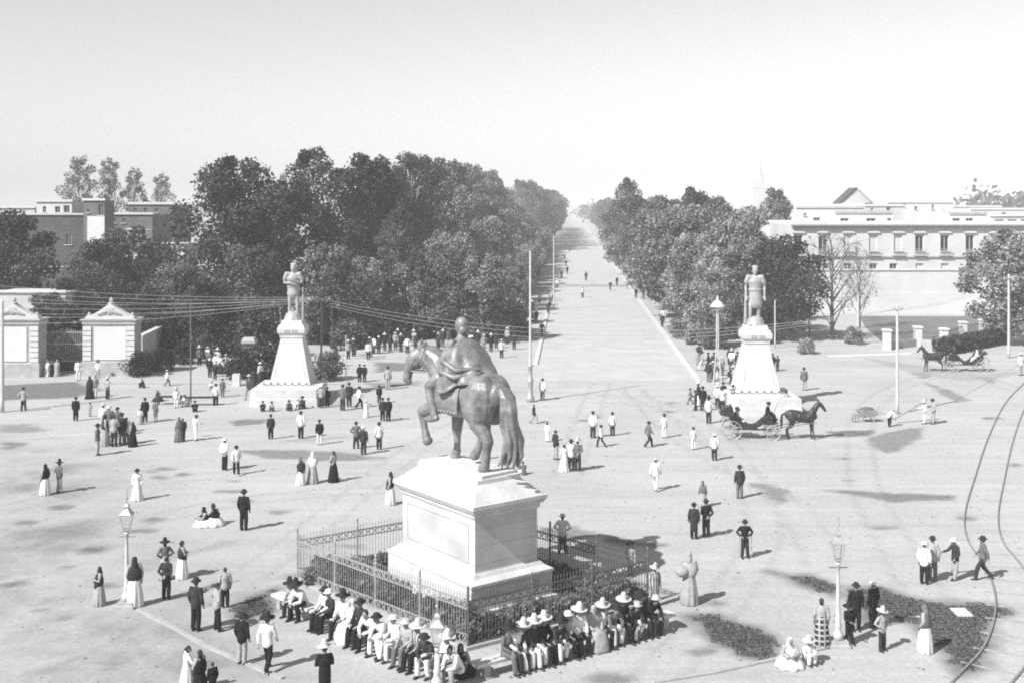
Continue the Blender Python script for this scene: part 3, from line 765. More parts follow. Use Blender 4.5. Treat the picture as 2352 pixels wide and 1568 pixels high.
# trees one can tell apart
at_px('round', 535, 136, 357, 'very broad dark dense tree with a domed top, left of the arms-folded statue', rz=.4)
at_px('low3', 655, 150, 420, 'dark bushy tree just right of the big domed tree, behind the left statue')
at_px('crook', 775, 150, 334, 'tallest dark tree whose top leans out to the left', rz=.1, w=1.0)
at_px('tall1', 850, 158, 352, 'tall dark tree just right of the leaning-topped tree', w=1.05)
at_px('tall4', 935, 165, 346, 'tall dark tree with a small round tuft at its top', w=1.1)
at_px('tall2', 905, 140, 470, 'tall tree with a bare pale trunk behind the horse head', w=.9)
at_px('tall2', 1452, 205, 404, 'tall thin-topped tree rising above the right row of the avenue', w=.8)
at_px('tall1', 1592, 180, 429, 'dark tree poking up left of the white palace roofs', w=.75)
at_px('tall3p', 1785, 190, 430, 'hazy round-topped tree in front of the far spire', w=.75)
at_px('low3', 1790, 128, 545, 'dark broad tree right behind the kilted warrior statue', w=1.05)
at_px('low2', 1700, 130, 566, 'mid grey broad tree left of the kilted warrior statue', w=1.0)
at_px('low2', 2318, 124, 528, 'leafy tree at the right edge in front of the white palace', w=1.1)
at_px('bare', 1912, 128, 528, 'almost leafless tree before the white palace wall', nm='bare_tree', w=1.05)
at_px('bare', 1975, 140, 560, 'small thin leafless tree right of the larger bare tree', nm='bare_tree', w=.7)
at_px('bare', 1860, 132, 600, 'small leafless tree between the kilted statue and the larger bare tree', nm='bare_tree', w=.7)
for px, yt, Y, w, lb in ((180, 352, 235, 1.0, 'widest tall hazy poplar at the far left skyline'), (250, 356, 240, .75, 'slim hazy poplar second from the left on the skyline'),
                         (310, 380, 245, .75, 'pale hazy poplar third from the left on the skyline'), (372, 394, 260, .8, 'shortest hazy poplar beside the big domed tree'), (648, 392, 260, .5, 'faint poplar tip between the domed tree and the leaning-topped tree')):
    at_px('poplar', px, Y, yt, lb, nm='poplar_tree', w=w, group='poplars on the left skyline')
for px, yt, Y, k, lb in ((12, 488, 140, 'low3', 'dark tree cut by the left edge before the brick house'), (230, 552, 138, 'low3', 'dark low tree in front of the square tower'), (300, 520, 150, 'low1', 'mid grey tree right of the square tower'),
                         (365, 560, 140, 'low3', 'dark low tree against the left side of the domed tree'), (110, 672, 118, 'low1', 'low dark tree between the two gate piers'), (160, 640, 128, 'low3', 'dark tree behind the gate between the piers'),
                         (330, 650, 120, 'low3', 'dark low tree just right of the right gate pier'), (420, 600, 122, 'low1', 'mid grey low tree at the foot of the domed tree'), (480, 640, 116, 'low3', 'dark spreading tree over the crowd left of the left statue'),
                         (580, 560, 128, 'low1', 'mid grey tree close left of the arms-folded statue'), (760, 560, 124, 'low1', 'mid grey tree close right of the arms-folded statue'), (840, 590, 128, 'low2', 'pale low tree left of the horse head'), (940, 600, 130, 'low2', 'pale low tree above the horse head'), (1030, 560, 128, 'low1', 'mid grey low tree above the rider'), (1105, 580, 126, 'low2', 'pale low tree right of the rider by the avenue')):
    at_px(k, px, Y, yt, lb)
def rows(x0, ys, hs, kinds, label, group, step, jit=1.2):
    y = ys[0]
    while y < ys[1]:
        f = (y - ys[0]) / (ys[1] - ys[0])
        tree(rt.choice(kinds), x0 + .0507 * y + rt.uniform(-jit, jit), y + rt.uniform(-2, 2), (hs[0] + (hs[1] - hs[0]) * min(1, f * 3)) * rt.uniform(.88, 1.1), label, group, rt.uniform(.85, 1.1))
        y += step
LA = 'hazy tree among the dense rows lining the left side of the avenue'; GA = 'trees lining the left side of the avenue'
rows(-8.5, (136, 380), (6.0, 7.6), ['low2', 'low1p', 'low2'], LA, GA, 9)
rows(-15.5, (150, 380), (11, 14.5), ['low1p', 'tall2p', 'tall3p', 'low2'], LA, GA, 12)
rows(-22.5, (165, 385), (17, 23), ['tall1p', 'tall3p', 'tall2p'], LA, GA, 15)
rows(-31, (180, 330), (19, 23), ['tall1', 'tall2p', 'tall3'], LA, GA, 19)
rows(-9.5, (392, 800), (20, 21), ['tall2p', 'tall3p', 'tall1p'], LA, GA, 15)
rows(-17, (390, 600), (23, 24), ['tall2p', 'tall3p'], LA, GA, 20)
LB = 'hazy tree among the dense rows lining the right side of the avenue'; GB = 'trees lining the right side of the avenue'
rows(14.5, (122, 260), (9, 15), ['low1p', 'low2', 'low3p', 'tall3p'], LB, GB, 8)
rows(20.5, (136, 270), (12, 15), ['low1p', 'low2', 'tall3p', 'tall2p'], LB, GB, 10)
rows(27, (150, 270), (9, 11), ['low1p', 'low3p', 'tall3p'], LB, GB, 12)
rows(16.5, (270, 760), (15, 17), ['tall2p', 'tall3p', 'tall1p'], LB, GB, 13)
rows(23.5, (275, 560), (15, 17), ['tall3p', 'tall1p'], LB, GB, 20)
# far wooded bands that read as one mass
def band(name, x0, x1, y0, y1, h, n, label, seed):
    rg = random.Random(seed)
    cl = [(rg.uniform(x0, x1), rg.uniform(y0, y1), h * rg.uniform(.3, .8), h * rg.uniform(.22, .42), 26) for _ in range(n)]
    o = obj(name, leaf_mesh(name, cl, h * .13, seed, LEAFM)); tag(o, label, 'trees', None, 'stuff')
for i, (x0, x1, y0, y1, h, n, lb) in enumerate((( -420, -90, 420, 460, 13, 260, 'hazy line of far trees on the left horizon'), (190, 330, 470, 500, 21, 420, 'dark band of far trees above the palace roofs at the right edge'),
        (25, 110, 780, 1100, 18, 200, 'far trees closing the right side of the avenue'), (0, 25, 800, 1100, 18, 100, 'far trees closing the left side of the avenue'), (-900, 900, 1250, 1400, 16, 500, 'faint wooded horizon'))):
    if i == 3: x0, x1 = -20, 30
    if i == 2: x0, x1 = 62, 110
    band('distant_woods', x0, x1, y0, y1, h, n, lb, 40 + i)
# shrubs: hedges behind the crowd and the planting inside the railing
for px, py, h, lb in ((325, 862, 2.0, 'dark bush against the right gate pier'), (375, 850, 1.9, 'dark bush second from the right gate pier'), (425, 835, 1.9, 'dark bush third from the right gate pier'), (470, 822, 2.2, 'dark bush fourth from the right gate pier'),
                      (565, 868, 2.6, 'dark bush behind the pale block left of the left statue'), (610, 872, 2.9, 'bush close on the left of the left tapered pedestal'), (640, 868, 2.6, 'bush touching the left tapered pedestal'), (752, 872, 2.3, 'bush close on the right of the left tapered pedestal'),
                      (700, 790, 3.0, 'bush glimpsed behind the left statue'), (805, 800, 3.0, 'pale bush under the trees left of the horse head'), (865, 770, 3.0, 'pale bush under the trees above the horse head')):
    p = P(px, py); tree(rt.choice(['bush1', 'bush2']), p.x, p.y, h, lb, None, 1.0, 'shrub', 'shrub')
for k in ('bush1',): variant(k, LEAFL)
for px, py, h, k, lb in ((1560, 776, 2.2, 'bush1p', 'low pale bush at the corner of the right avenue trees'), (1600, 790, 2.2, 'bush1p', 'low pale bush second from the corner on the right of the avenue'), (1640, 800, 2.4, 'bush1', 'low bush left of the arc lamp pole'), (1852, 812, 1.5, 'bush1p', 'small pale bush behind the right tapered pedestal'), (1960, 790, 1.8, 'bush1p', 'low pale bush by the first white fence post')):
    p = P(px, py); tree(k, p.x, p.y, h, lb, None, 1.0, 'shrub', 'shrub')
for i, (px, py, h) in enumerate([(100, 822, 4.2), (128, 822, 5.0), (158, 822, 4.6), (184, 822, 4.4), (340, 816, 3.6), (375, 812, 4.0), (412, 808, 4.2), (448, 806, 4.0), (484, 804, 4.6), (520, 806, 4.2), (556, 812, 4.4), (596, 822, 4.0)]):
    p = P(px, py); tree('bush2', p.x, p.y, h, 'dark thicket bush behind the iron gate between the piers' if i < 4 else 'dark thicket bush under the trees between the gate pier and the left statue', 'thicket behind the gate' if i < 4 else 'thicket under the left trees', 1.1, 'shrub', 'shrub')
for i, px in enumerate(range(742, 1180, 42)):
    p = P(px, 782 - (px - 742) * .03); tree(rt.choice(['bush1p', 'bush1']), p.x, p.y, rt.uniform(3, 4.4), 'leafy bush behind the shaded crowd under the trees left of the avenue', 'bushes behind the shaded crowd', 1.2, 'shrub', 'shrub')
flw = []
e1, e2 = (FC - FA), (FR - FC)
for i in range(9):
    for o, k in ((FA + e1 * ((i + .5) / 9) - NL * .9, 'l'), (FC + e2 * ((i + .5) / 9) - NR * .9, 'r'), (FB + e1 * ((i + .5) / 9) + NL * .9, 'f'), (FB - e2 * ((i + .5) / 9) + NR * .9, 'b')):
        tree('shrub', o.x, o.y, rt.uniform(.6, .95), 'small leafy garden shrub inside the iron railing', 'garden shrubs inside the railing', 1.1, 'shrub', 'shrub')
# ------------------------------------------------------------------ buildings
def wallgrid(m, x0, x1, z0, z1, y, ops, depth=.35):
    """front wall facing the camera with real recessed openings"""
    xs = sorted({x0, x1, *[o[0] for o in ops], *[o[1] for o in ops]}); zs = sorted({z0, z1, *[o[2] for o in ops], *[o[3] for o in ops]})
    for a, b in zip(xs, xs[1:]):
        for c, d in zip(zs, zs[1:]):
            mx, mz = (a + b) / 2, (c + d) / 2
            if any(o[0] < mx < o[1] and o[2] < mz < o[3] for o in ops): continue
            m.add([(a, y, c), (b, y, c), (b, y, d), (a, y, d)], [(0, 1, 2, 3)])
    for (a, b, c, d) in ops:
        q = y + depth
        m.add([(a, y, c), (b, y, c), (b, y, d), (a, y, d), (a, q, c), (b, q, c), (b, q, d), (a, q, d)], [(0, 4, 5, 1), (1, 5, 6, 2), (2, 6, 7, 3), (3, 7, 4, 0)])
def shell(m, x0, x1, z0, z1, y, dep):
    m.add([(x0, y, z0), (x1, y, z0), (x1, y, z1), (x0, y, z1), (x0, y + dep, z0), (x1, y + dep, z0), (x1, y + dep, z1), (x0, y + dep, z1)],
          [(1, 5, 6, 2), (4, 0, 3, 7), (5, 4, 7, 6), (3, 2, 6, 7)])
def house(name, px0, px1, ytop, Y, ybot, wins, wall, label, dep=10, par=.35, trim=WHITE, cat='house', shut=(), group=None, sills=True):
    """block with a front facing the square; wins in photograph positions (x0,x1,y0,y1)"""
    f = Y / FD; X0, X1 = (px0 - XC) * f, (px1 - XC) * f
    z = lambda yy: H0 - (yy - YH) * f
    cx = (X0 + X1) / 2
    r = empty(name, (cx, Y, 0), 0, label, cat, group)
    zt = z(ytop); zb = max(0, z(ybot)) if ybot else 0
    ops = [((a - XC) * f - cx, (b - XC) * f - cx, z(d), z(c)) for a, b, c, d in wins]
    m = MB(); wallgrid(m, X0 - cx, X1 - cx, 0, zt, 0, ops); shell(m, X0 - cx, X1 - cx, 0, zt, 0, dep); m.build('wall', wall, r)
    p = MB(); p.box((0, -.08, zt + par / 2), (X1 - X0 + .3, .3, par)); p.build('parapet', trim, r)
    for i, (a, b, c, d) in enumerate(ops):
        w = MB(); t = min(.10, (b - a) * .12)
        for q in ((a + t / 2, (c + d) / 2, t, d - c), (b - t / 2, (c + d) / 2, t, d - c)): w.box((q[0], .22, q[1]), (q[2], .08, q[3]))
        w.box(((a + b) / 2, .22, d - t / 2), (b - a - 2 * t, .08, t)); w.box(((a + b) / 2, .22, (c + d) / 2), (.05, .07, d - c - 2 * t))
        o = w.build('window', WHITE if i not in shut else SHUT, r)
        pm = MB()
        if i in shut:
            pm.box(((a + b) / 2, .26, (c + d) / 2), (b - a, .05, d - c))
            pm.build('closed_shutter', SHUT, o)
        else:
            pm.box(((a + b) / 2, .31, (c + d) / 2), (b - a, .03, d - c)); pm.build('pane', DARKG, o)
        if sills: MB().box(((a + b) / 2, -.07, c - .06), (b - a + .3, .2, .10)).build('sill', trim, r)
    return r, cx, f, z
# the white palace on the right
wx = [1834, 1890, 1948, 2006, 2063, 2112, 2170, 2228, 2286, 2344]
ops = [(c - 10, c + 10, 540, 577) for c in wx] + [(c - 9, c + 9, 605, 617) for c in (1948, 2006, 2052, 2112, 2170, 2228, 2286)] + [(1890, 1904, 605, 617)]
pr, cx, f, zz = house('palace', 1822, 2392, 516, 160, None, ops, PALACE, 'long white two storey palace with tall balcony windows and a dark cornice', 26, .5, WHITE, 'palace', shut=(2, 3, 4, 13, 14))
m = MB(); L = 570 * f
for z0, dd, h in ((zz(516) - .32, .5, .22), (zz(516) - .05, .75, .2)): m.box((0, -dd / 2, z0), (L + dd, dd, h))
m.build('cornice', STONE2, pr)
MB().box((0, -.12, zz(590)), (L + .1, .24, .16)).build('string_course', STONE2, pr)
MB().box((0, -.08, zz(620)), (L + .1, .16, .14)).build('string_course', WHITE, pr)
MB().box((0, -.05, zz(672) / 2), (L + .1, .10, zz(672))).build('plinth', PALACE, pr)
for c in wx:
    X_ = (c - XC) * f - cx
    b = MB().box((X_, -.30, zz(590) + .16), (1.7, .36, .12))
    for k in range(8): b.box((X_ - .77 + k * .22, -.44, zz(590) + .62), (.03, .03, .82))
    b.box((X_, -.44, zz(590) + 1.05), (1.6, .05, .05)); b.build('balcony', STONE2, pr)
    h = MB().box((X_, -.12, zz(534)), (1.75, .24, .16)).prism([(X_ - .8, zz(533.2)), (X_ + .8, zz(533.2)), (X_ + .45, zz(530)), (X_ - .45, zz(530))], -.2, 0)
    h.build('window_hood', WHITE, pr)
# roofs and houses behind the palace
house('rooftop_house', 1920, 2050, 490, 172, 520, [(1930, 1950, 501, 512), (1990, 2012, 501, 512), (2038, 2048, 501, 512)], WHITE, 'white rooftop room with grey eave and three dark windows, left above the palace cornice', 8, .3, STONE2)
house('rooftop_house', 2182, 2266, 492, 172, 520, [(2188, 2206, 501, 510), (2218, 2236, 501, 510)], WHITE, 'small white rooftop room with a grey eave, right above the palace cornice', 8, .3, STONE2)
house('rooftop_house', 2276, 2380, 497, 175, 520, [(2284, 2306, 504, 513), (2314, 2336, 504, 513), (2344, 2366, 504, 513)], WHITE, 'white rooftop room with wide dark openings at the far right edge', 8, .3, WHITE)
house('far_house', 1830, 1985, 478, 225, None, [(1868, 1884, 500, 506), (1846, 1852, 490, 496)], WHITE, 'pale flat roofed house behind the left end of the palace', 12, .4, PLAST)
house('far_house', 1975, 2075, 474, 250, None, [(2000, 2006, 478, 484), (2036, 2046, 476, 484)], PLAST, 'flat roofed house behind the gabled attic', 12, .4, WHITE)
house('far_house', 2040, 2190, 466, 265, None, [(2140, 2146, 470, 482), (2072, 2080, 468, 476), (2100, 2108, 474, 482)], WHITE, 'tall pale far house above the middle of the palace', 12, .4, WHITE)
house('far_house', 2150, 2300, 476, 300, None, [(2200, 2208, 482, 490)], WHITE, 'pale far house left of the dark band of far trees', 12, .4, WHITE)
house('far_house', 2230, 2420, 482, 250, None, [(2300, 2312, 488, 494)], WHITE, 'long pale wall below the dark band of far trees', 12, .4, WHITE)
g = empty('attic_gable', ((1966 - XC) * .085, 229, 0), 0, 'small dark gabled dormer on the roofs behind the palace', 'roof')
MB().prism([(-3.0, 15.2), (3.0, 15.2), (0, 18.0)], 0, 5).build('gable', PLAST, g)
MB().beam((-3.3, 2.5, 15.1), (0, 2.5, 18.15), 5.4, .25).build('roof_slope', DARKG, g); MB().beam((0, 2.5, 18.15), (3.3, 2.5, 15.1), 5.4, .25).build('roof_slope', STONE2, g)
house('low_house', 1712, 1822, 512, 175, None, [(1740, 1748, 520, 530), (1775, 1783, 520, 530)], WHITE, 'low white house left of the palace behind the tree', 12, .4, WHITE)
house('low_house', 1650, 1760, 500, 230, None, [(1690, 1698, 508, 518)], WHITE, 'far white house glimpsed over the right avenue trees', 12, .4, WHITE)
# distant church spire
X_ = (1745 - XC) * 1600 / FD
r = empty('church_spire', (X_, 1600, 0), 0, 'faint distant church tower with a pointed spire above the right trees', 'church', None, 1.5)
MB().rects([(5, 5, 0), (5, 5, 26), (5.5, 5.5, 26.5), (5.5, 5.5, 27.5), (4, 4, 28), (4, 4, 33)]).build('tower', STONE2, r)
MB().lathe([(4.2, 33), (3.0, 38), (1.0, 45), (.2, 50)], 8).build('spire', STONE2, r)
# left: brick house, penthouse, square tower, row of low houses
b1, cx, f, zz = house('brick_house', -60, 192, 494, 168, None, [(104, 118, 536, 562), (20, 34, 536, 562), (150, 164, 536, 562), (104, 118, 600, 622), (20, 34, 600, 622), (60, 74, 600, 622)], BRICK, 'big dark brick house with arched windows at the left edge', 18, .25, PLAST)
MB().box((4.0, -.06, zz(613)), (5.5, .12, .14)).build('string_course', PLAST, b1)
house('roof_pavilion', 84, 165, 464, 176, 500, [(126, 138, 474, 488), (98, 106, 474, 488), (146, 160, 472, 488)], WHITE, 'white roof pavilion with dark bays on top of the brick house', 6, .35, WHITE)
house('roof_pavilion', -30, 80, 478, 190, 500, [(10, 20, 484, 490), (52, 58, 484, 490)], PLAST, 'low pale roof room at the far left skyline', 8, .3, WHITE)
t, cx, f, zz = house('square_tower', 192, 240, 461, 164, None, [(200, 204, 480, 488), (226, 237, 470, 494)], BRICKL, 'square brick tower with a white lower wall beside the brick house', 4, .3, WHITE, 'tower')
MB().box((.3, -.07, (zz(497) + zz(557)) / 2), (2.4, .14, zz(497) - zz(557))).build('white_panel', WHITE, t)
house('row_house', 242, 350, 493, 175, None, [(258, 266, 502, 512), (300, 308, 520, 532), (280, 288, 502, 512)], BRICKL, 'grey brick row house with a pale parapet right of the square tower', 10, .3, WHITE)
house('row_house', 296, 400, 470, 190, None, [(306, 314, 478, 488), (330, 338, 478, 488), (356, 364, 478, 488)], BRICKL, 'taller grey row house with a white parapet behind the poplars', 10, .4, WHITE)
house('row_house', 286, 330, 528, 165, None, [], WHITE, 'small white wall patch among the left trees', 4, .2, WHITE)
house('row_house', 344, 424, 560, 160, None, [(362, 370, 572, 584), (395, 403, 572, 584)], WHITE, 'low white house glimpsed left of the domed tree', 6, .2, WHITE)
house('row_house', 640, 730, 500, 185, None, [(660, 668, 520, 536), (700, 708, 520, 536), (660, 668, 548, 562)], WHITE, 'white house glimpsed between the trees above the left statue', 8, .3, WHITE)
house('row_house', 955, 1000, 530, 200, None, [], WHITE, 'sliver of white house glimpsed between trees above the rider', 8, .3, WHITE)
house('shed', -20, 150, 672, 124, None, [], PLAST, 'low shed with a pale flat roof behind the left gate pier', 6, .25, WHITE)
# gate piers
def pier(px0, px1, yb, label, mirror):
    Y = H0 * FD / (yb - YH); f = Y / FD; X0, X1 = (px0 - XC) * f, (px1 - XC) * f; w = (X1 - X0) / 2; cx = (X0 + X1) / 2; h = (yb - 735) * f
    r = empty('gate_pier', (cx, Y, 0), 0, label, 'gate pier', 'monumental gate piers')
    d = 1.0
    MB().rects([(w + .12, d + .12, 0), (w + .12, d + .12, 1.15), (w, d, 1.22)], (0, d, 0)).build('base', STONE2, r)
    MB().rects([(w - .05, d - .05, 1.2), (w - .05, d - .05, h - .45)], (0, d, 0)).build('shaft', STONE2, r)
    for s in (-1, 1):
        for k in range(7):
            MB().box((s * (w - .36), .02, 1.46 + k * (h - 1.75) / 7), (.72, .14, (h - 1.75) / 7 - .07)).build('quoin', STONE, r)
    MB().box((.12 * mirror, .03, (1.3 + h - .55) / 2), (2 * w - 1.75, .08, h - 1.95)).build('white_panel', WHITE, r)
    MB().rects([(w, d, h - .47), (w + .06, d + .06, h - .36), (w + .06, d + .06, h - .12), (w + .18, d + .18, h - .04), (w + .18, d + .18, h + .06)], (0, d, 0)).build('cornice', STONE2, r)
    pt = [(-w + .1, h + .05), (-w + .15, h + .30)]
    for k in range(13):
        u = -1 + 2 * k / 12; pt.append((u * (w - .35), h + .30 + 1.0 * (1 - abs(u)) ** 1.5 + .12 * (1 - u * u)))
    pt += [(w - .15, h + .30), (w - .1, h + .05)]
    MB().prism(pt, .25, 1.1).build('pediment', STONE, r)
    MB().lathe([(.28, 0), (.30, .12), (.12, .2), (.2, .35), (.05, .6)], 12, (0, .7, h + 1.30)).build('finial', STONE2, r)
    o = MB().ell((0, .2, h + .75), (.42, .1, .32))
    for s in (-1, 1): o.tube([(s * .25, .2, h + .7), (s * .6, .2, h + .6), (s * 1.0, .2, h + .45)], [.14, .12, .07], 8)
    o.build('carved_crest', STONE2, r)
    for s in (-1, 1): MB().tube([(s * (w - .35), .6, h + .05), (s * (w - .35), .6, h + .5)], [.22, .12], 8).build('corner_knob', STONE2, r)
pier(-38, 88, 866, 'left gate pier with white panel and pediment, cut by the left edge', -1); pier(190, 309, 862, 'right gate pier with white panel and pediment beside the iron gate', 1)
gY = 103; f = gY / FD
r = empty('iron_gate', ((140 - XC) * f, gY, 0), 0, 'dark iron gate bars between the two gate piers', 'gate')
m = MB(); 
for k in range(26):
    x = -1.9 + 3.8 * k / 25; m.tube([(x, 0, 1.0), (x, 0, 3.7)], .022, 5, caps=False)
for z in (1.0, 2.5, 3.5): m.beam((-1.95, 0, z), (1.95, 0, z), .05, .07)
m.build('bars', IRONL, r); MB().box((0, 0, .55), (3.9, .12, .85)).build('lower_panel', LEATHER, r)
a, b = P(318, 845), P(372, 815)
r = empty('boundary_wall', a, 0, 'pale garden wall running back from the right gate pier', 'wall')
MB().beam((.1, .3, 1.5), tuple(b - a + V((0, 0, 1.5))), .35, 2.6).build('wall', PLAST, r); MB().beam((.1, .3, 2.86), tuple(b - a + V((0, 0, 2.86))), .5, .12).build('coping', STONE, r)
p = P(543, 885); r = empty('stone_block', p, 0, 'plain pale upright stone block at the edge of the left crowd', 'stone block')
MB().rects([(.30, .25, 0), (.30, .25, .92), (.25, .2, .97)]).build('block', STONE, r)
p = P(573, 860); r = empty('garden_pillar', p, 0, 'tall pale garden pillar with a cap standing between dark bushes left of the left statue', 'pillar')
MB().rects([(.55, .55, 0), (.5, .5, .3), (.42, .42, .35), (.42, .42, 2.6), (.6, .6, 2.75), (.6, .6, 2.95), (.45, .45, 3.2)]).build('pillar', STONE2, r)
# white post fence before the palace
fy = [(2037, 803), (2108, 795), (2168, 800), (2212, 782), (2258, 776), (2300, 772)]
pts = [P(x, y) for x, y in fy]
r = empty('post_fence', pts[0], 0, 'low pale wall with square white posts in front of the palace lawn', 'fence')
for p in pts: MB().rects([(.34, .34, 0), (.34, .34, 1.85), (.44, .44, 1.9), (.44, .44, 2.05), (.30, .30, 2.1)], tuple(p - pts[0])).build('post', WHITE, r)
for p, q in zip(pts, pts[1:]):
    u = (q - p).normalized() * .36
    m = MB().beam(p - pts[0] + u + V((0, 0, .38)), q - pts[0] - u + V((0, 0, .38)), .3, .76); m.build('low_wall', STONE2, r)
    m = MB(); n = int((q - p).length / .3)
    for k in range(1, n): o = p - pts[0] + (q - p) * (k / n); m.tube([o + V((0, 0, .76)), o + V((0, 0, 1.7))], .02, 5, caps=False)
    m.beam(p - pts[0] + u + V((0, 0, 1.55)), q - pts[0] - u + V((0, 0, 1.55)), .05, .06); m.build('iron_bars', IRON, r)
a, b = P(2165, 815), P(2312, 786)
r = empty('clipped_hedge', a, 0, 'dark clipped hedge behind the standing carriage on the right', 'hedge')
cl = [(a.lerp(b, k / 40) - a) for k in range(41)]
obj('foliage', leaf_mesh('hedge', [(q.x, q.y, z, .75, 90) for q in cl for z in (.5, 1.1)], .3, 5, LEAF), None, r)
# ------------------------------------------------------------------ lamps, poles, wires
GLASS = mat('lamp_glass', .55, .15, .1, 4, 0, 0, .5)
PANE = bpy.data.materials.new('lantern_pane'); PANE.use_nodes = True; nt = PANE.node_tree; nt.nodes.clear()
_o = nt.nodes.new('ShaderNodeOutputMaterial'); _t = nt.nodes.new('ShaderNodeBsdfTransparent'); _g = nt.nodes.new('ShaderNodeBsdfGlossy'); _m = nt.nodes.new('ShaderNodeMixShader'); _g.inputs['Roughness'].default_value = .1
_m.inputs[0].default_value = .18; nt.links.new(_t.outputs[0], _m.inputs[1]); nt.links.new(_g.outputs[0], _m.inputs[2]); nt.links.new(_m.outputs[0], _o.inputs[0])
def gas_lamp(px, yb, ytop, label):
    p = P(px, yb); h = (yb - ytop) * p.y / FD
    r = empty('gas_lamp', p, 0, label, 'street lamp', 'gas lamps near the monument')
    MB().rects([(.34, .34, 0), (.34, .34, .10), (.28, .28, .12), (.28, .28, .22)]).build('stone_base', STONE2, r)
    s = h - 1.55
    MB().lathe([(.17, .2), (.17, .42), (.12, .48), (.10, .62), (.13, .68), (.085, .76), (.075, 1.2), (.058, s * .8), (.052, s - .12), (.08, s - .10), (.085, s - .04), (.05, s)], 14).build('post', POLE, r, True)
    MB().tube([(-.30, 0, s - .18), (.30, 0, s - .18)], .022, 6).build('ladder_bar', IRON, r)
    l = empty('lantern', None or (0, 0, s)); l.parent = r
    fr = MB()
    for k in range(4):
        a = pi / 4 + k * pi / 2; c, d = cos(a), sin(a)
        fr.beam((c * .13, d * .13, .08), (c * .27, d * .27, .62), .025, .025); fr.beam((c * .27, d * .27, .62), (c * .08, d * .08, .88), .025, .025)
        a2 = a + pi / 2; fr.beam((c * .27, d * .27, .62), (cos(a2) * .27, sin(a2) * .27, .62), .035, .03); fr.beam((c * .13, d * .13, .08), (cos(a2) * .13, sin(a2) * .13, .08), .03, .03)
        fr.tube([(c * .05, d * .05, 0), (c * .13, d * .13, .08)], .015, 5)
    fr.rects([(.215, .215, .63), (.215, .215, .65), (.06, .06, .84), (.085, .085, .88), (.085, .085, .95), (.03, .03, 1.02)])
    fr.tube([(0, 0, 1.0), (0, 0, 1.5)], .018, 6); fr.ell((0, 0, 1.22), .05, 8, 6); fr.ell((0, 0, 1.5), .03, 8, 6); fr.beam((-.07, 0, 1.42), (.07, 0, 1.42), .02, .02)
    fr.build('lantern_frame', IRONL, l)
    g = MB()
    g.rects([(.088, .088, .09), (.185, .185, .61)]); g.build('lantern_glass', PANE, l)
    return r
gas_lamp(291, 1392, 1122, 'gas lamp standing alone on the left of the square'); gas_lamp(1925, 1482, 1182, 'gas lamp on the right beside the plaid skirted woman'); gas_lamp(1004, 1592, 1366, 'gas lamp cut by the bottom edge in front of the seated row')
def pole(px, yb, ytop, label, rad=.11, arms=(), m=POLE, cat='pole', base=False, nm='telegraph_pole'):
    p = P(px, yb); h = (yb - ytop) * p.y / FD
    r = empty(nm, p, 0, label, cat)
    MB().lathe([(rad * 1.15, -.1), (rad, .8), (rad * .75, h - .1), (rad * .7, h)], 10).build('shaft', m, r, True)
    for z, L in arms:
        a = MB().beam((-L, -.09, h - z), (L, -.09, h - z), .08, .09)
        for k in (-1, -.5, .5, 1): a.tube([(k * L * .92, -.09, h - z + .04), (k * L * .92, -.09, h - z + .2)], .03, 6)
        a.build('crossarm', WOOD, r)
    if base: MB().lathe([(.3, -.05), (.3, .35), (.2, .5), (.2, 1.4), (.26, 1.5), (.26, 1.6), (.16, 1.75), (.16, 2.6), (.24, 2.66), (.12, 2.8)], 12).build('cast_base', IRONL, r, True)
    return p + V((0, 0, h))
T1 = pole(1218, 922, 576, 'tall slim pole with a cast base on the left kerb of the avenue', .10, (), POLE, 'pole', True, 'tall_pole')
pole(1272, 712, 542, 'second tall slim pole further down the left kerb', .10, (), POLE, 'pole', False, 'tall_pole')
T3 = pole(2061, 950, 700, 'slender bare pole in the middle of the right plaza', .12, ((.35, .35),), POLE, 'pole')
T4 = pole(2317, 822, 630, 'pale pole by the tree at the right edge', .13, ((.4, .5),), POLE, 'pole')
T5 = pole(438, 922, 700, 'thin dark pole among the left crowd', .06, (), IRON, 'pole')
T6 = pole(5, 946, 690, 'pale post cut by the left edge', .14, (), POLE, 'pole')
T7 = pole(738, 905, 672, 'dark pole with a crossarm close right of the left statue', .09, ((.5, .7),), IRON, 'pole')
pole(795, 905, 770, 'short thin pole right of the left statue terrace', .05, (), POLE, 'pole', nm='thin_pole')
T8 = pole(1971, 790, 672, 'pale pole behind the leafless tree', .12, (), POLE, 'pole')
pole(1780, 800, 690, 'pale thin pole right of the kilted statue', .08, (), POLE, 'pole', nm='thin_pole')
p = P(1648, 882); h = (882 - 705) * p.y / FD
r = empty('arc_lamp', p, 0, 'arc lamp with white conical shade on two legs, left of the kilted statue', 'street lamp')
m = MB()
for s in (-1, 1): m.tube([(s * .35, 0, 0), (s * .08, 0, h * .45), (s * .06, 0, h - .2)], .055, 8)
m.build('legs', POLE, r); MB().lathe([(.62, 0), (.60, .06), (.3, .42), (.1, .55), (.06, .8), (.02, .95)], 20, (0, 0, h)).build('lamp_shade', WHITE, r, True)
MB().lathe([(.05, -.45), (.18, -.3), (.2, -.1), (.12, 0)], 12, (0, 0, h)).build('globe', GLASS, r, True)
p = P(1700, 790); 
def wire(a, b, sag, rad=.011):
    pts = [a.lerp(b, t / 14) - V((0, 0, sag * 4 * (t / 14) * (1 - t / 14))) - a for t in range(15)]
    o = MB().tube(pts, rad, 4, caps=False).build('telegraph_wire', WIRE, None, False, a)
    return tag(o, 'thin telegraph wire before the left trees ending at the pole beside the left statue' if a.x < -30 and b.x < -5 else 'thin telegraph wire strung across the avenue mouth between poles', 'wire', 'wires over the left trees' if a.x < -30 and b.x < -5 else 'wires across the avenue')
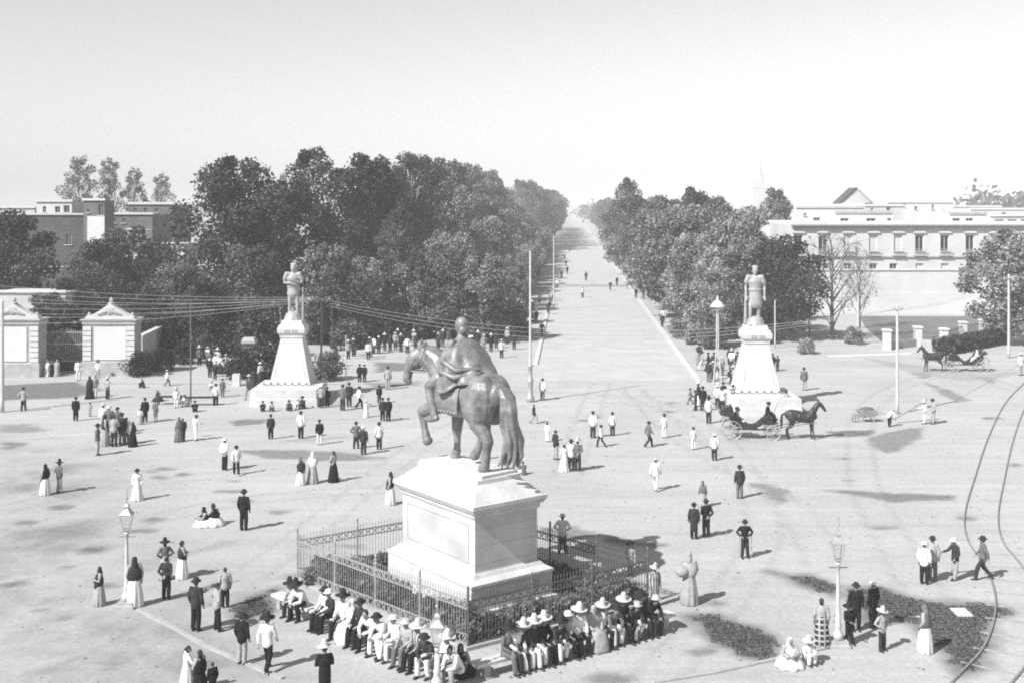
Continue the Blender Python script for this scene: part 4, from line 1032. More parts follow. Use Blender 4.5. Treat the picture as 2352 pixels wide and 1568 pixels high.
for k in range(8):
    wire(V((-62, 92 + k * .3, 11.4 - k * .62)), T7 + V((-.7 + .2 * k, -.1, -.35 - .1 * (k % 3))), 1.2 + .1 * k)
for k in range(3):
    wire(T7 + V((.2 * k, 0, -.5 - .25 * k)), T3 + V((-.2 + .2 * k, 0, -.3)), 2.0 + .2 * k, .011)
for k in range(2): wire(T3 + V((.1 * k, 0, -.3 - .1 * k)), T4 + V((0, 0, -.4 - .2 * k)), .5, .011)

# ------------------------------------------------------------------ horses and carriages
def live_horse():
    fl = [((.48, .13, 1.15), .15), ((.50, .16, .92), .10), ((.53, .16, .70), .07), ((.54, .16, .50), .058), ((.54, .16, .30), .04), ((.54, .16, .14), .048), ((.57, .16, .07), .045), ((.58, .16, .03), .062)]
    fr = [((a + (.1 if i > 3 else .04), -b, c), q) for i, ((a, b, c), q) in enumerate(fl)]
    hl = [((-.60, .13, 1.2), .22), ((-.50, .16, .95), .16), ((-.60, .16, .74), .095), ((-.76, .16, .56), .066), ((-.74, .15, .36), .045), ((-.72, .15, .16), .05), ((-.68, .15, .08), .048), ((-.66, .15, .03), .064)]
    hr = [((a - (.12 if i > 2 else 0), -b, c), q) for i, ((a, b, c), q) in enumerate(hl)]
    neck = [((.46, 0, 1.34), .24), ((.66, 0, 1.60), .19), ((.82, 0, 1.86), .15), ((.92, 0, 2.0), .125)]
    hd = [((.93, 0, 2.02), .11), ((1.06, 0, 1.92), .115), ((1.22, 0, 1.72), .085), ((1.30, 0, 1.60), .072)]
    m = horse_mb(fl, fr, hl, hr, neck, hd, None); queue('horse', m, .022, 1)
    t = MB().tube([(-.95, 0, 1.42), (-1.08, 0, 1.34), (-1.12, 0, 1.0), (-1.08, 0, .6)], [.05, .07, .085, .03], 8); queue('tail', t, .02, 1)
    t = MB()
    for k in range(8):
        q = V((.5 + .42 * k / 7, 0, 1.58 + .52 * k / 7)); t.tube([q, q + V((-.03, .09, -.04)), q + V((-.02, .14, -.22))], [.045, .045, .015], 6)
    queue('mane', t, .02, 1); flush()
live_horse()
def harness(hx):
    m = MB()
    for x, rr in ((.30, .335), (-.2, .335)):
        m.tube([(x + rr * 0, rr * cos(a), 1.22 + rr * sin(a)) for a in [2 * pi * k / 20 for k in range(21)]], .02, 5, caps=False)
    m.tube([(.58 + .06 * sin(a), .24 * cos(a), 1.45 + .34 * sin(a)) for a in [2 * pi * k / 20 for k in range(21)]], .05, 6, caps=False)
    for s in (-1, 1): m.tube([(.6, s * .3, 1.2), (-.9, s * .34, 1.05)], .016, 5)
    m.tube([(1.02, .11, 1.98), (1.18, .10, 1.74)], .012, 5)
    return m
def animal(at, rz, label, coat=COAT, sc=1.0):
    r = obj('horse', JM['horse'], coat, None, at, rz, sc, 'OBJECT'); tag(r, label, 'horse', 'carriage horses')
    obj('tail', JM['tail'], HAIR, r); obj('mane', JM['mane'], HAIR, r)
    harness(0).build('harness', LEATHER, r)
    return r
def carriage(at, rz, label, hood, hull=LEATHER):
    r = empty('open_carriage', at, rz, label, 'carriage', 'horse drawn carriages')
    pr = [(-1.42, 1.45, .9), (-1.40, 1.15, .96), (-1.1, .86, 1.0), (-.62, .72, 1.0), (-.42, .62, .95), (.12, .60, .95), (.30, .78, .95), (.62, .95, .9), (.72, 1.28, .86)]
    b = MB(); n = len(pr)
    for s in (0, 1):
        for (x, z, w) in pr: b.v += [(x, -w / 2 * .93, z + .0), (x, w / 2 * .93, z + .0)]
        break
    b.f += [(2 * i, 2 * i + 1, 2 * i + 3, 2 * i + 2) for i in range(n - 1)]
    tops = [(-1.40, 1.52), (-1.2, 1.40), (-.8, 1.22), (-.45, 1.02), (-.2, .86), (.05, .84), (.30, .95), (.55, 1.18), (.72, 1.34)]
    for sgn in (-1, 1):
        o = len(b.v)
        for (x, z, w), (xt, zt) in zip(pr, tops): b.v += [(x, sgn * w / 2 * .93, z), (xt, sgn * w / 2, max(zt, z + .04)), (xt, sgn * (w / 2 - .05), max(zt, z + .04)), (x, sgn * (w / 2 * .93 - .05), z + .02)]
        for i in range(n - 1):
            for k in range(4): b.f.append((o + 4 * i + k, o + 4 * i + (k + 1) % 4, o + 4 * i + 4 + (k + 1) % 4, o + 4 * i + 4 + k))
    b.build('body', hull, r)
    MB().box((-.98, 0, .98), (.55, .84, .18)).box((-1.26, 0, 1.22), (.14, .84, .45)).build('seat', TONE['g'], r)
    MB().box((.98, 0, 1.38), (.48, .80, .12)).box((.98, 0, 1.12), (.55, .62, .42)).build('driver_box', hull, r)
    MB().beam((1.30, 0, .95), (1.52, 0, 1.28), .72, .05).build('dashboard', hull, r)
    hd = MB()
    if hood == 'folded':
        for k in range(6):
            a = R(102 + 13 * k); c = V((-1.18, 0, 1.42)); e = c + V((cos(a) * .82, 0, sin(a) * .62))
            hd.tube([c + V((0, -.5, 0)), e + V((0, -.48, 0)), e + V((0, .48, 0)), c + V((0, .5, 0))], [.06, .07, .07, .06], 6)
        hd.beam((-1.3, 0, 1.60), (-2.0, 0, 1.72), .98, .12)
    else:
        for k in range(4):
            a = R(95 + 20 * k); c = V((-1.18, 0, 1.42)); e = c + V((cos(a) * .6, 0, sin(a) * .45))
            hd.tube([c + V((0, -.5, 0)), e + V((0, -.48, 0)), e + V((0, .48, 0)), c + V((0, .5, 0))], [.05, .06, .06, .05], 6)
    hd.build('folded_hood', LEATHER, r)
    for x, rad, w in ((-1.30, .60, 1.25), (1.22, .46, 1.15)):
        ax = MB().tube([(x, -w / 2, rad), (x, w / 2, rad)], .035, 6); ax.build('axle', IRON, r)
        for s in (-1, 1):
            wl = MB(); c = V((x, s * w / 2, rad))
            rim = [c + V((cos(a) * rad * .955, 0, sin(a) * rad * .955)) for a in [2 * pi * k / 28 for k in range(29)]]
            wl.tube(rim, [(.028, .026)] * 29, 6, (0, 1, 0), caps=False)
            for k in range(12): a = 2 * pi * k / 12; wl.tube([c + V((cos(a) * .07, 0, sin(a) * .07)), c + V((cos(a) * rad * .94, 0, sin(a) * rad * .94))], .016, 5, caps=False)
            wl.tube([c - V((0, .09, 0)), c + V((0, .09, 0))], .07, 10)
            wl.build('wheel', IRONL, r)
            sp = MB().tube([(x - .5, s * .36, rad + .12), (x, s * .36, rad + .02), (x + .5, s * .36, rad + .12)], .025, 5); sp.build('spring', IRON, r)
            fd = MB().tube([c + V((cos(a) * (rad + .12), 0, sin(a) * (rad + .12))) for a in [R(30 + 12 * k) for k in range(11)]], [(.10, .015)] * 11, 6, (0, 1, 0)); fd.build('mudguard', hull, r)
    MB().beam((-1.2, 0, .58), (1.25, 0, .56), .09, .10).build('perch', IRON, r)
    m = MB()
    for s in (-1, 1): m.tube([(1.3, s * .42, .62), (2.0, s * .42, .85), (3.9, s * .36, 1.10)], .028, 6)
    m.build('shafts', IRON, r)
    return r
c1 = P(1728, 1006); a1 = R(-4)
carriage(c1, a1, 'black open carriage with its hood folded back, waiting in front of the kilted statue', 'folded')
def loc(c, a, x, y, z=0): return c + V((x * cos(a) - y * sin(a), x * sin(a) + y * cos(a), z))
animal(loc(c1, a1, 3.05, 0), a1, 'dark horse with a high head harnessed to the carriage by the kilted statue', COAT, 1.12)
c2 = P(2218, 852); a2 = R(180)
carriage(c2, a2, 'dark open carriage with light passengers standing at the far right road', 'low')
animal(loc(c2, a2, 2.9, 0), a2, 'dark horse facing left before the far right carriage', COAT, 1.05)
def rider(c, a, x, y, z, kind, top, bot, hat, label, da=0):
    person('sit', loc(c, a, x, y, z - .45), math.degrees(a) - 90 + da, top, bot, hat, label, 1.0, 'people in the carriages', kind)
rider(c1, a1, .92, .0, 1.42, 'm', 'k', 'k', 'b', 'coachman in black with a whip arm forward on the front carriage box')
rider(c1, a1, -1.02, .2, 1.05, 'm', 'd', 'd', 'b', 'dark suited passenger on the far side of the front carriage seat')
rider(c1, a1, -1.02, -.22, 1.05, 'm', 'd', 'w', 'b', 'passenger with pale trousers on the near side of the front carriage seat')
rider(c2, a2, .92, 0, 1.42, 'm', 'd', 'd', 'b', 'coachman in dark coat on the far right carriage box')
rider(c2, a2, -1.02, .1, 1.05, 'h', 'w', 'w', '', 'passenger wrapped in white in the far right carriage')
rider(c2, a2, -1.0, -.3, 1.05, 'm', 'k', 'd', 'b', 'dark passenger beside the white one in the far right carriage')
w1 = MB().tube([(0, 0, 0), (.25, -.2, .7), (.5, -.4, 1.15)], [.014, .010, .005], 6).build('carriage_whip', LEATHER, None, False, loc(c1, a1, 1.25, -.12, 1.55)); tag(w1, 'thin whip held upright by the front coachman', 'whip', None)
# workers' plank and barrow
a, b = P(2043, 972) + V((.35, .05, .30)), P(2128, 968) + V((0, 0, 1.55))
pl = MB().beam((0, 0, 0), tuple(b - a), .16, .09).build('long_plank', WOOD, None, False, a); tag(pl, 'long wooden beam slanting up between the bending worker and the lifting pair', 'beam')
p = P(1990, 968); r = empty('wheelbarrow', p, R(8), 'loaded dark wheelbarrow standing left of the bending worker', 'wheelbarrow')
MB().rects([(.42, .30, .42), (.62, .40, .82)]).build('tray', WOOD, r); MB().ell((0, 0, .82), (.55, .34, .20)).build('load', TONE['g'], r)
m = MB()
for s in (-1, 1): m.beam((-.7, s * .2, .30), (1.25, s * .28, .58), .06, .06); m.beam((.45, s * .24, .02), (.38, s * .24, .46), .06, .06)
m.build('handles', WOOD, r)
MB().tube([V((-.78 + .24 * cos(q), 0, .26 + .24 * sin(q))) for q in [2 * pi * k / 16 for k in range(17)]], .03, 6, caps=False).beam((-1.0, 0, .26), (-.56, 0, .26), .03, .03).beam((-.78, 0, .04), (-.78, 0, .48), .03, .03).build('wheel', IRON, r)
for px, py, L, lb in ((390, 928, 1.3, 'low black trestle table of a vendor left of the thin dark pole'), (462, 930, 1.5, 'low black trestle table of a vendor right of the thin dark pole')):
    r = empty('vendor_table', P(px, py), R(4), lb, 'table', 'vendor tables')
    MB().box((0, 0, .58), (L * 1.5, .6, .07)).build('table_top', LEATHER, r)
    for sx in (-1, 1):
        for sy in (-1, 1): MB().box((sx * L * .62, sy * .22, .28), (.07, .07, .56)).build('leg', LEATHER, r)
# ------------------------------------------------------------------ the people: kind, pose, foot x, foot y, top y, facing, top, bottom, hat, label
crowd([
 # far left, by the gate piers
 ('h', 'stand', 206, 915, 863, 20, 'd', 'k', '', 'woman in dark shawl and black skirt before the right gate pier'),
 ('m', 'stand', 218, 911, 861, 200, 'l', 'w', '', 'man in white trousers close beside the black skirted woman by the gate pier'),
 ('m', 'back', 247, 916, 862, 340, 'l', 'd', 's', 'man in pale straw hat and dark trousers right of the gate pier group'),
 ('m', 'stand', 180, 874, 824, 190, 'w', 'w', 'b', 'man all in white with dark hat at the left corner of the right gate pier'),
 ('m', 'hips', 225, 866, 825, 170, 'w', 'l', 'S', 'man in white shirt with dark wide hat right before the gate pier base'),
 ('m', 'stand', 302, 863, 820, 180, 'd', 'd', 'b', 'dark figure at the right corner of the right gate pier'),
 ('h', 'stand', 109, 864, 827, 180, 'w', 'w', '', 'white robed figure standing left before the iron gate'),
 ('h', 'stand', 120, 864, 828, 180, 'k', 'k', '', 'black robed figure between two pale ones before the iron gate'),
 ('h', 'stand', 131, 864, 826, 180, 'l', 'l', '', 'pale robed figure standing right before the iron gate'),
 ('m', 'hips', 54, 944, 888, 15, 'l', 'd', 'b', 'man in pale shirt and dark trousers alone near the left edge lawn'),
 ('c', 'stand', 174, 966, 910, 10, 'k', 'k', 'b', 'man in long black coat standing right of the left edge lawn'),
 ('m', 'stand', 207, 956, 925, 170, 'l', 'l', 'b', 'small child in pale clothes left of the dense standing group'),
 # dense group left
 ('m', 'stand', 224, 1045, 972, 280, 'g', 'l', 'b', 'man in grey jacket and pale trousers at the left end of the dense standing group'),
 ('h', 'stand', 241, 1023, 944, 300, 'd', 'l', '', 'woman in dark shawl over a pale skirt inside the dense standing group'),
 ('m', 'stand', 251, 1002, 930, 180, 'g', 'l', 'c', 'man in grey seen behind the dark shawled woman of the dense group'),
 ('m', 'fold', 262, 1025, 951, 0, 'l', 'd', '', 'man in pale shirt with folded arms in the middle of the dense standing group'),
 ('m', 'stand', 280, 1021, 946, 20, 'd', 'g', 'b', 'man in dark jacket right of centre in the dense standing group'),
 ('m', 'stand', 291, 1018, 958, 40, 'w', 'g', '', 'youth in white shirt next to the cloaked woman of the dense group'),
 ('h', 'stand', 305, 1025, 968, 60, 'd', 'k', '', 'woman wrapped in dark cloak at the right end of the dense standing group'),
 ('f', 'stand', 237, 992, 925, 180, 'w', 'l', 'c', 'woman in white blouse at the back left of the dense standing group'),
 ('m', 'stand', 270, 994, 934, 160, 'g', 'g', 'b', 'grey man at the back right of the dense standing group'),
 ('c', 'stand', 333, 969, 912, 20, 'k', 'd', 'b', 'man in black coat right behind the dense group, holding a child'),
 ('f', 'stand', 322, 974, 938, 10, 'w', 'l', '', 'small child in pale dress beside the black coated man'),
 ('c', 'stand', 357, 968, 918, 330, 'g', 'l', '', 'figure in grey coat right of the black coated man and child'),
 ('h', 'stand', 411, 1014, 957, 30, 'g', 'g', '', 'old woman in grey shawl and long grey skirt left of the sashed man'),
 ('c', 'stand', 420, 1013, 960, 30, 'd', 'g', '', 'figure in dark long coat touching the grey shawled old woman'),
 ('m', 'lean', 449, 1011, 951, 320, 'w', 'w', 'b', 'man in white with one arm out, right of the grey shawled old woman'),
 ('m', 'walk', 384, 886, 848, 300, 'w', 'g', 'c', 'running boy in white shirt near the bushes right of the gate pier'),
 ('m', 'crouch', 330, 890, 868, 80, 'd', 'd', '', 'crouching dark boy alone below the right gate pier'),
 ('h', 'crouch', 362, 920, 893, 200, 'k', 'd', '', 'dark wrapped vendor sitting on the ground left of the black tables'),
 ('m', 'stand', 405, 936, 886, 190, 'w', 'w', 's', 'man in white with wide hat between the two vendor tables'),
 ('m', 'crouch', 447, 944, 916, 200, 'k', 'k', 'b', 'black clothed vendor crouching by the right black table'),
 ('m', 'crouch', 428, 932, 902, 160, 'w', 'w', 'c', 'vendor in white crouching behind the right black table'),
 ('m', 'stand', 496, 930, 880, 10, 'w', 'k', 'b', 'man in white shirt and black trousers right of the vendor tables'),
 ('m', 'stand', 511, 911, 868, 0, 'g', 'g', 'b', 'grey man just behind the black trousered man by the vendors'),
 ('m', 'walk', 572, 919, 853, 40, 'g', 'l', 'c', 'walking man in grey at the left corner of the left statue terrace'),
 ('f', 'stand', 583, 902, 852, 20, 'd', 'd', '', 'dark dressed woman behind the walking man by the left terrace'),
 ('f', 'stand', 598, 882, 831, 60, 'w', 'd', 'c', 'woman in white blouse and dark skirt left of the left tapered pedestal'),
 ('m', 'stand', 630, 882, 838, 0, 'd', 'd', 'b', 'dark man touching the left side of the left tapered pedestal'),
 ('m', 'stand', 641, 882, 840, 0, 'w', 'd', 'c', 'man in white shirt against the left side of the left tapered pedestal'),
 ('m', 'stand', 482, 866, 822, 180, 'k', 'd', 'c', 'dark man with pale hat at the left end of the shaded crowd under the trees'),
 ('m', 'stand', 494, 872, 830, 200, 'd', 'd', 's', 'dark man with wide pale hat in the shaded crowd under the left trees'),
 ('f', 'stand', 506, 858, 816, 160, 'w', 'd', '', 'woman in white blouse in the shaded crowd under the left trees'),
 ('m', 'stand', 519, 852, 812, 180, 'l', 'd', 'c', 'man in pale jacket in the shaded crowd under the left trees'),
 ('m', 'stand', 531, 862, 822, 120, 'd', 'd', 's', 'man with wide hat at the right end of the shaded crowd under the left trees'),
 ('m', 'crouch', 487, 893, 868, 180, 'w', 'l', 's', 'white clothed man sitting on the ground before the shaded crowd'),
 ('m', 'crouch', 510, 898, 875, 120, 'w', 'w', 'c', 'second white clothed man sitting on the ground before the shaded crowd'),
 # before the left terrace
 ('m', 'crouch', 604, 943, 917, 190, 'd', 'd', 'b', 'dark boy squatting at the left before the left statue terrace'),
 ('m', 'crouch', 626, 943, 918, 170, 'l', 'g', 'b', 'pale boy squatting second from the left before the left terrace'),
 ('m', 'crouch', 661, 942, 915, 230, 'g', 'd', 'b', 'grey boy sitting alone at the middle before the left terrace'),
 ('m', 'crouch', 684, 937, 910, 180, 'w', 'w', 'c', 'white clothed man sitting before the left terrace beside a dark one'),
 ('m', 'crouch', 697, 937, 906, 160, 'd', 'd', 'b', 'dark man sitting at the right before the left terrace'),
 ('m', 'stand', 622, 1008, 950, 20, 'd', 'k', 'b', 'dark man standing alone below the left statue terrace'),
 ('m', 'stand', 691, 1006, 943, 350, 'w', 'k', 'b', 'man in white shirt and black trousers directly below the left statue'),
 ('m', 'stand', 734, 1021, 962, 20, 'k', 'w', 'b', 'man in black jacket and white trousers right below the left statue'),
 ('m', 'stand', 738, 936, 883, 10, 'l', 'd', 'c', 'man in pale shirt and dark trousers at the right corner of the left terrace'),
 ('c', 'stand', 752, 934, 888, 15, 'k', 'k', 'b', 'man in long black coat at the right corner of the left terrace'),
 ('m', 'stand', 787, 942, 882, 340, 'g', 'd', 'b', 'grey jacketed man of a trio right of the left terrace'),
 ('m', 'stand', 802, 934, 877, 10, 'd', 'd', 'b', 'dark jacketed man of the trio right of the left terrace'),
 ('m', 'walk', 825, 936, 886, 300, 'w', 'd', 'b', 'white shirted walking man of the trio right of the left terrace'),
 ('f', 'stand', 841, 958, 918, 20, 'w', 'w', 'c', 'woman all in white left of the dark couple behind the horse head'),
 ('m', 'stand', 871, 926, 883, 0, 'k', 'd', 'b', 'slim dark man behind the dark couple left of the horse head'),
 ('m', 'stand', 879, 966, 912, 10, 'd', 'k', 'b', 'left one of the dark couple below the horse head'),
 ('c', 'stand', 892, 967, 912, 20, 'k', 'k', 'b', 'right one of the dark couple below the horse head, in a long coat'),
 ('m', 'hips', 818, 1030, 967, 10, 'g', 'd', 'b', 'left man of the walking trio left of the raised hoof'),
 ('m', 'stand', 835, 1043, 977, 350, 'd', 'd', 'c', 'middle man of the walking trio left of the raised hoof'),
 ('m', 'stand', 871, 1032, 968, 20, 'w', 'd', 'b', 'white shirted right man of the walking trio left of the raised hoof'),
 ('m', 'stand', 891, 894, 840, 0, 'l', 'l', 'b', 'pale clothed man alone by the dark planted bed left of the horse head'),
 ('m', 'stand', 826, 877, 835, 10, 'k', 'k', 'b', 'left one of the black pair at the end of the planted bed'),
 ('m', 'stand', 837, 877, 836, 0, 'k', 'd', 'b', 'right one of the black pair at the end of the planted bed'),
 # middle left
 ('m', 'back', 516, 1079, 1005, 330, 'w', 'k', 'c', 'left man of the white shirted pair on the open left ground, hands behind his back'),
 ('m', 'walk', 543, 1090, 1022, 20, 'w', 'k', 'b', 'right man of the white shirted pair on the open left ground, striding'),
 ('h', 'stand', 104, 1136, 1065, 60, 'k', 'w', '', 'woman in black shawl over a white skirt at the far left ground'),
 ('m', 'hips', 136, 1131, 1053, 320, 'g', 'l', 'S', 'man in grey jacket with a dark wide hat beside the black shawled woman'),
 ('f', 'stand', 315, 1148, 1075, 190, 'w', 'w', 'b', 'figure all in white behind the left gas lamp lantern'),
 ('h', 'stand', 691, 1113, 1050, 200, 'd', 'w', '', 'woman with a dark shawl and child left of the white veiled woman'),
 ('h', 'fold', 718, 1109, 1037, 0, 'w', 'l', '', 'white veiled woman in a long pale skirt in the middle left'),
 ('f', 'fold', 766, 1106, 1035, 60, 'l', 'k', '', 'woman in black skirt right of the white veiled woman'),
 ('h', 'stand', 897, 1158, 1083, 80, 'd', 'w', '', 'woman in dark shawl and white skirt at the left edge of the tall pedestal'),
 ('m', 'stand', 560, 1217, 1123, 350, 'k', 'k', 'b', 'man in black suit and round hat standing alone in the left middle'),
 ('h', 'crouch', 475, 1206, 1160, 120, 'k', 'w', '', 'black shawled woman sitting on the ground in a white skirt, left of a pair'),
 ('t', 'crouch', 496, 1206, 1153, 60, 'k', 'w', '', 'dark haired woman sitting on the ground, right of a pair'),
 ('f', 'hips', 379, 1330, 1233, 30, 'g', 'l', 'S', 'woman with a big dark hat behind the dark man near the left gas lamp'),
 ('m', 'back', 382, 1376, 1278, 350, 'd', 'k', '', 'dark man standing in front of the big hatted woman, right of the left gas lamp'),
 ('t', 'fold', 418, 1327, 1241, 300, 'd', 'w', '', 'woman carrying a dark bundle over a white dress, right of the big hatted woman'),
 ('h', 'fold', 228, 1389, 1301, 120, 'd', 'l', '', 'shawled woman in a pale skirt left of the left gas lamp'),
 ('h', 'stand', 309, 1391, 1278, 20, 'd', 'w', '', 'woman in dark shawl and long white skirt touching the left gas lamp post'),
 ('m', 'stand', 450, 1448, 1326, 340, 'd', 'k', 'b', 'man in dark jacket and hat standing left of the dark grass patch'),
 ('m', 'hips', 499, 1448, 1338, 300, 'l', 'k', '', 'man in pale shirt with his dark hair bare, left of the dark grass patch'),
 ('m', 'stand', 517, 1394, 1303, 20, 'l', 'k', '', 'bare headed man in pale shirt beyond the dark grass patch'),
 ('m', 'stand', 556, 1524, 1405, 340, 'k', 'l', 'C', 'man in black jacket and flat hat left of the white shirted bystander'),
 ('m', 'walk', 614, 1540, 1403, 350, 'w', 'k', 'S', 'bystander in white shirt and black trousers with a dark wide hat, bottom left'),
 ('f', 'lean', 430, 1592, 1480, 290, 'w', 'w', '', 'woman in white with dark hair at the bottom edge'),
 ('t', 'fold', 459, 1606, 1491, 60, 'k', 'k', '', 'woman wrapped in black at the bottom edge between the white woman and a child'),
 ('m', 'stand', 488, 1604, 1520, 40, 'k', 'k', '', 'small dark child at the bottom edge holding on to the black wrapped woman'),
 ('c', 'fold', 746, 1612, 1468, 20, 'k', 'k', 's', 'man in a black poncho with white sombrero at the bottom edge'),
 # round the pedestal on the right
 ('m', 'hips', 1292, 1271, 1178, 350, 'w', 'd', 'c', 'man in white shirt behind the railing right of the tall pedestal'),
 ('m', 'stand', 1448, 1322, 1237, 170, 'l', 'g', 'S', 'man in dark wide hat standing beyond the right corner of the railing'),
 ('h', 'fold', 1583, 1386, 1258, 340, 'l', 'l', '', 'barefoot woman with a pale shawl and bundle on her back, right of the railing'),
 ('c', 'stand', 1504, 1392, 1290, 200, 's', 'k', 's', 'man in a striped blanket and sombrero at the right corner of the railing'),
 ('c', 'stand', 1594, 1237, 1153, 350, 'd', 'k', 'b', 'left one of the dark pair seen from behind right of the pedestal'),
 ('m', 'back', 1622, 1233, 1145, 10, 'k', 'k', 'b', 'right one of the dark pair seen from behind right of the pedestal'),
 ('h', 'stand', 1614, 1164, 1103, 350, 'g', 'l', '', 'grey shawled woman beyond the dark pair'),
 ('m', 'hips', 1711, 1281, 1192, 180, 'k', 'd', 'b', 'man in black jacket holding two sticks by his sides right of the pedestal'),
 ('m', 'stand', 1699, 1144, 1067, 5, 'd', 'g', 'b', 'man in dark jacket walking away in the right middle'),
 ('m', 'walk', 1506, 1126, 1050, 340, 'w', 'w', 'c', 'small figure all in white left of the man walking away'),
 ('m', 'stand', 1641, 1057, 994, 0, 'w', 'd', 'c', 'man in white shirt and dark trousers below the carriage'),
 ('m', 'stand', 1593, 1032, 979, 20, 'w', 'w', 'b', 'youth all in white left of the carriage rear wheel'),
 ('m', 'walk', 1490, 1026, 966, 290, 'g', 'd', 'b', 'striding man in grey shirt on the open centre ground'),
 ('m', 'stand', 1526, 1005, 949, 10, 'w', 'w', 'b', 'man all in white right of the striding grey man'),
 ('m', 'stand', 1362, 1005, 943, 340, 'w', 'd', 'b', 'left man of the three white shirted ones on the centre ground'),
 ('m', 'stand', 1407, 1000, 945, 10, 'w', 'd', 'b', 'right man of the three white shirted ones on the centre ground'),
 ('m', 'walk', 1381, 1026, 974, 60, 'w', 'd', 'b', 'striding front man of the three white shirted ones on the centre ground'),
 ('m', 'stand', 1276, 1055, 987, 300, 'd', 'l', '', 'woman like figure in a dark jacket right of the horse tail'),
 ('m', 'stand', 1257, 1014, 968, 330, 'w', 'w', 'b', 'white clothed child behind the dark jacketed figure near the horse tail'),
 ('f', 'stand', 1296, 1082, 1020, 20, 'w', 'w', '', 'small child in white dress left of the hatted couple near the horse tail'),
 ('m', 'stand', 1312, 1081, 1008, 10, 'w', 'd', 'b', 'left one of the hatted couple right of the horse tail'),
 ('m', 'back', 1327, 1081, 1003, 350, 'g', 'd', 's', 'right one of the hatted couple right of the horse tail, in a tall pale hat'),
 ('m', 'walk', 1226, 972, 928, 250, 'd', 'l', '', 'running dark boy at the foot of the tall slim pole'),
 ('m', 'stand', 1246, 919, 868, 340, 'w', 'g', 'b', 'man in white shirt by the tall slim pole'),
 ('m', 'crouch', 1203, 1090, 1058, 20, 'g', 'w', '', 'boy sitting behind the right end of the pedestal top'),
 ('f', 'stand', 1105, 1056, 1006, 0, 'w', 'l', 'c', 'pale figure seen between the legs of the bronze horse'),
 # by the right statue
 ('m', 'back', 1806, 951, 896, 10, 'l', 'k', 'b', 'man in pale shirt and black trousers on the right terrace side of the carriage'),
 ('m', 'stand', 1847, 896, 843, 350, 'g', 'l', 'b', 'man in grey jacket alone right of the right tapered pedestal'),
 ('m', 'stand', 1628, 972, 907, 10, 'w', 'd', 'S', 'white shirted man with a dark wide hat behind the carriage rear'),
 ('m', 'lean', 1598, 942, 895, 80, 'd', 'd', 'b', 'dark man leaning forward at the left end of the crowd by the right statue'),
 ('m', 'walk', 1586, 928, 890, 90, 'g', 'g', 'b', 'grey boy leading the crowd at the right avenue corner'),
 ('c', 'stand', 1661, 931, 876, 20, 'k', 'k', 'b', 'man in black coat in the crowd left of the right terrace'),
 ('m', 'stand', 1648, 935, 880, 340, 'w', 'd', 's', 'man in white with wide hat left of the black coat by the right terrace'),
 ('m', 'stand', 1682, 942, 899, 350, 'd', 'w', 'b', 'man in white trousers at the left front corner of the right terrace'),
 ('f', 'stand', 1681, 878, 830, 300, 'g', 'k', '', 'black skirted woman left of the right tapered pedestal'),
 ('m', 'stand', 1675, 838, 800, 0, 'd', 'd', 'b', 'dark man farthest back left of the right tapered pedestal'),
 ('m', 'stand', 1694, 852, 807, 10, 'd', 'd', 'b', 'dark man against the left side of the right tapered pedestal'),
 ('m', 'stand', 1659, 862, 818, 20, 'l', 'g', 'c', 'pale jacketed man near the arc lamp legs'),
 ('m', 'stand', 1638, 872, 828, 200, 'g', 'd', 'c', 'grey man under the arc lamp'),
 ('m', 'stand', 1602, 838, 804, 180, 'l', 'l', 'b', 'pale figure left of the arc lamp on the footpath'),
 ('m', 'stand', 1775, 852, 811, 350, 'k', 'd', 'b', 'black clothed man right behind the right tapered pedestal'),
 ('m', 'fold', 1786, 852, 816, 10, 'd', 'd', 'b', 'dark man with folded arms right behind the right tapered pedestal'),
 ('m', 'bend', 2043, 979, 940, 300, 'w', 'k', '', 'worker bending over at the low end of the slanting beam'),
 ('m', 'lean', 2124, 973, 916, 90, 'w', 'w', 's', 'left man of the pair lifting the slanting beam'),
 ('m', 'lean', 2144, 973, 914, 100, 'l', 'l', 'b', 'right man of the pair lifting the slanting beam'),
 ('m', 'stand', 2145, 807, 774, 0, 'k', 'k', 'b', 'dark man standing behind the far right horse by the white fence'),
 ('m', 'stand', 2345, 862, 800, 20, 'w', 'l', 'c', 'white clothed man cut by the right edge near the pale pole'),
 # right edge trio and lamp group
 ('m', 'stand', 2123, 1341, 1242, 330, 'w', 'k', 'c', 'leftmost of the three men on the rails, in white shirt and pale hat'),
 ('m', 'stand', 2142, 1332, 1230, 340, 'l', 'g', 'b', 'pale jacketed man close behind the white shirted man on the rails'),
 ('m', 'lean', 2194, 1331, 1233, 100, 'd', 'l', 'c', 'middle man on the rails in a dark jacket and pale trousers'),
 ('c', 'walk', 2258, 1331, 1230, 80, 'g', 'd', 'b', 'rightmost man on the rails in a long grey coat, striding'),
 ('f', 'stand', 1887, 1484, 1373, 350, 'l', 'p', '', 'woman in plaid skirt and pale blouse left of the right gas lamp'),
 ('c', 'lean', 1950, 1479, 1376, 200, 'k', 'k', 'S', 'man in black with arm out, right of the right gas lamp post'),
 ('m', 'stand', 1966, 1448, 1336, 180, 'k', 'k', 'b', 'taller black clothed man behind the right gas lamp'),
 ('m', 'stand', 2006, 1442, 1334, 30, 'k', 'k', 'p', 'policeman in dark uniform with white cap on the grass patch'),
 ('m', 'hips', 2026, 1494, 1388, 210, 'l', 'd', 's', 'boy with a white sombrero right of the gas lamp group'),
 ('h', 'lean', 2125, 1497, 1388, 50, 'g', 'w', '', 'woman with grey shawl and white skirt on the dark patch by the curved rail'),
 ('h', 'crouch', 1812, 1524, 1455, 180, 'w', 'w', '', 'left of the two white clothed people sitting on the kerb near the right gas lamp'),
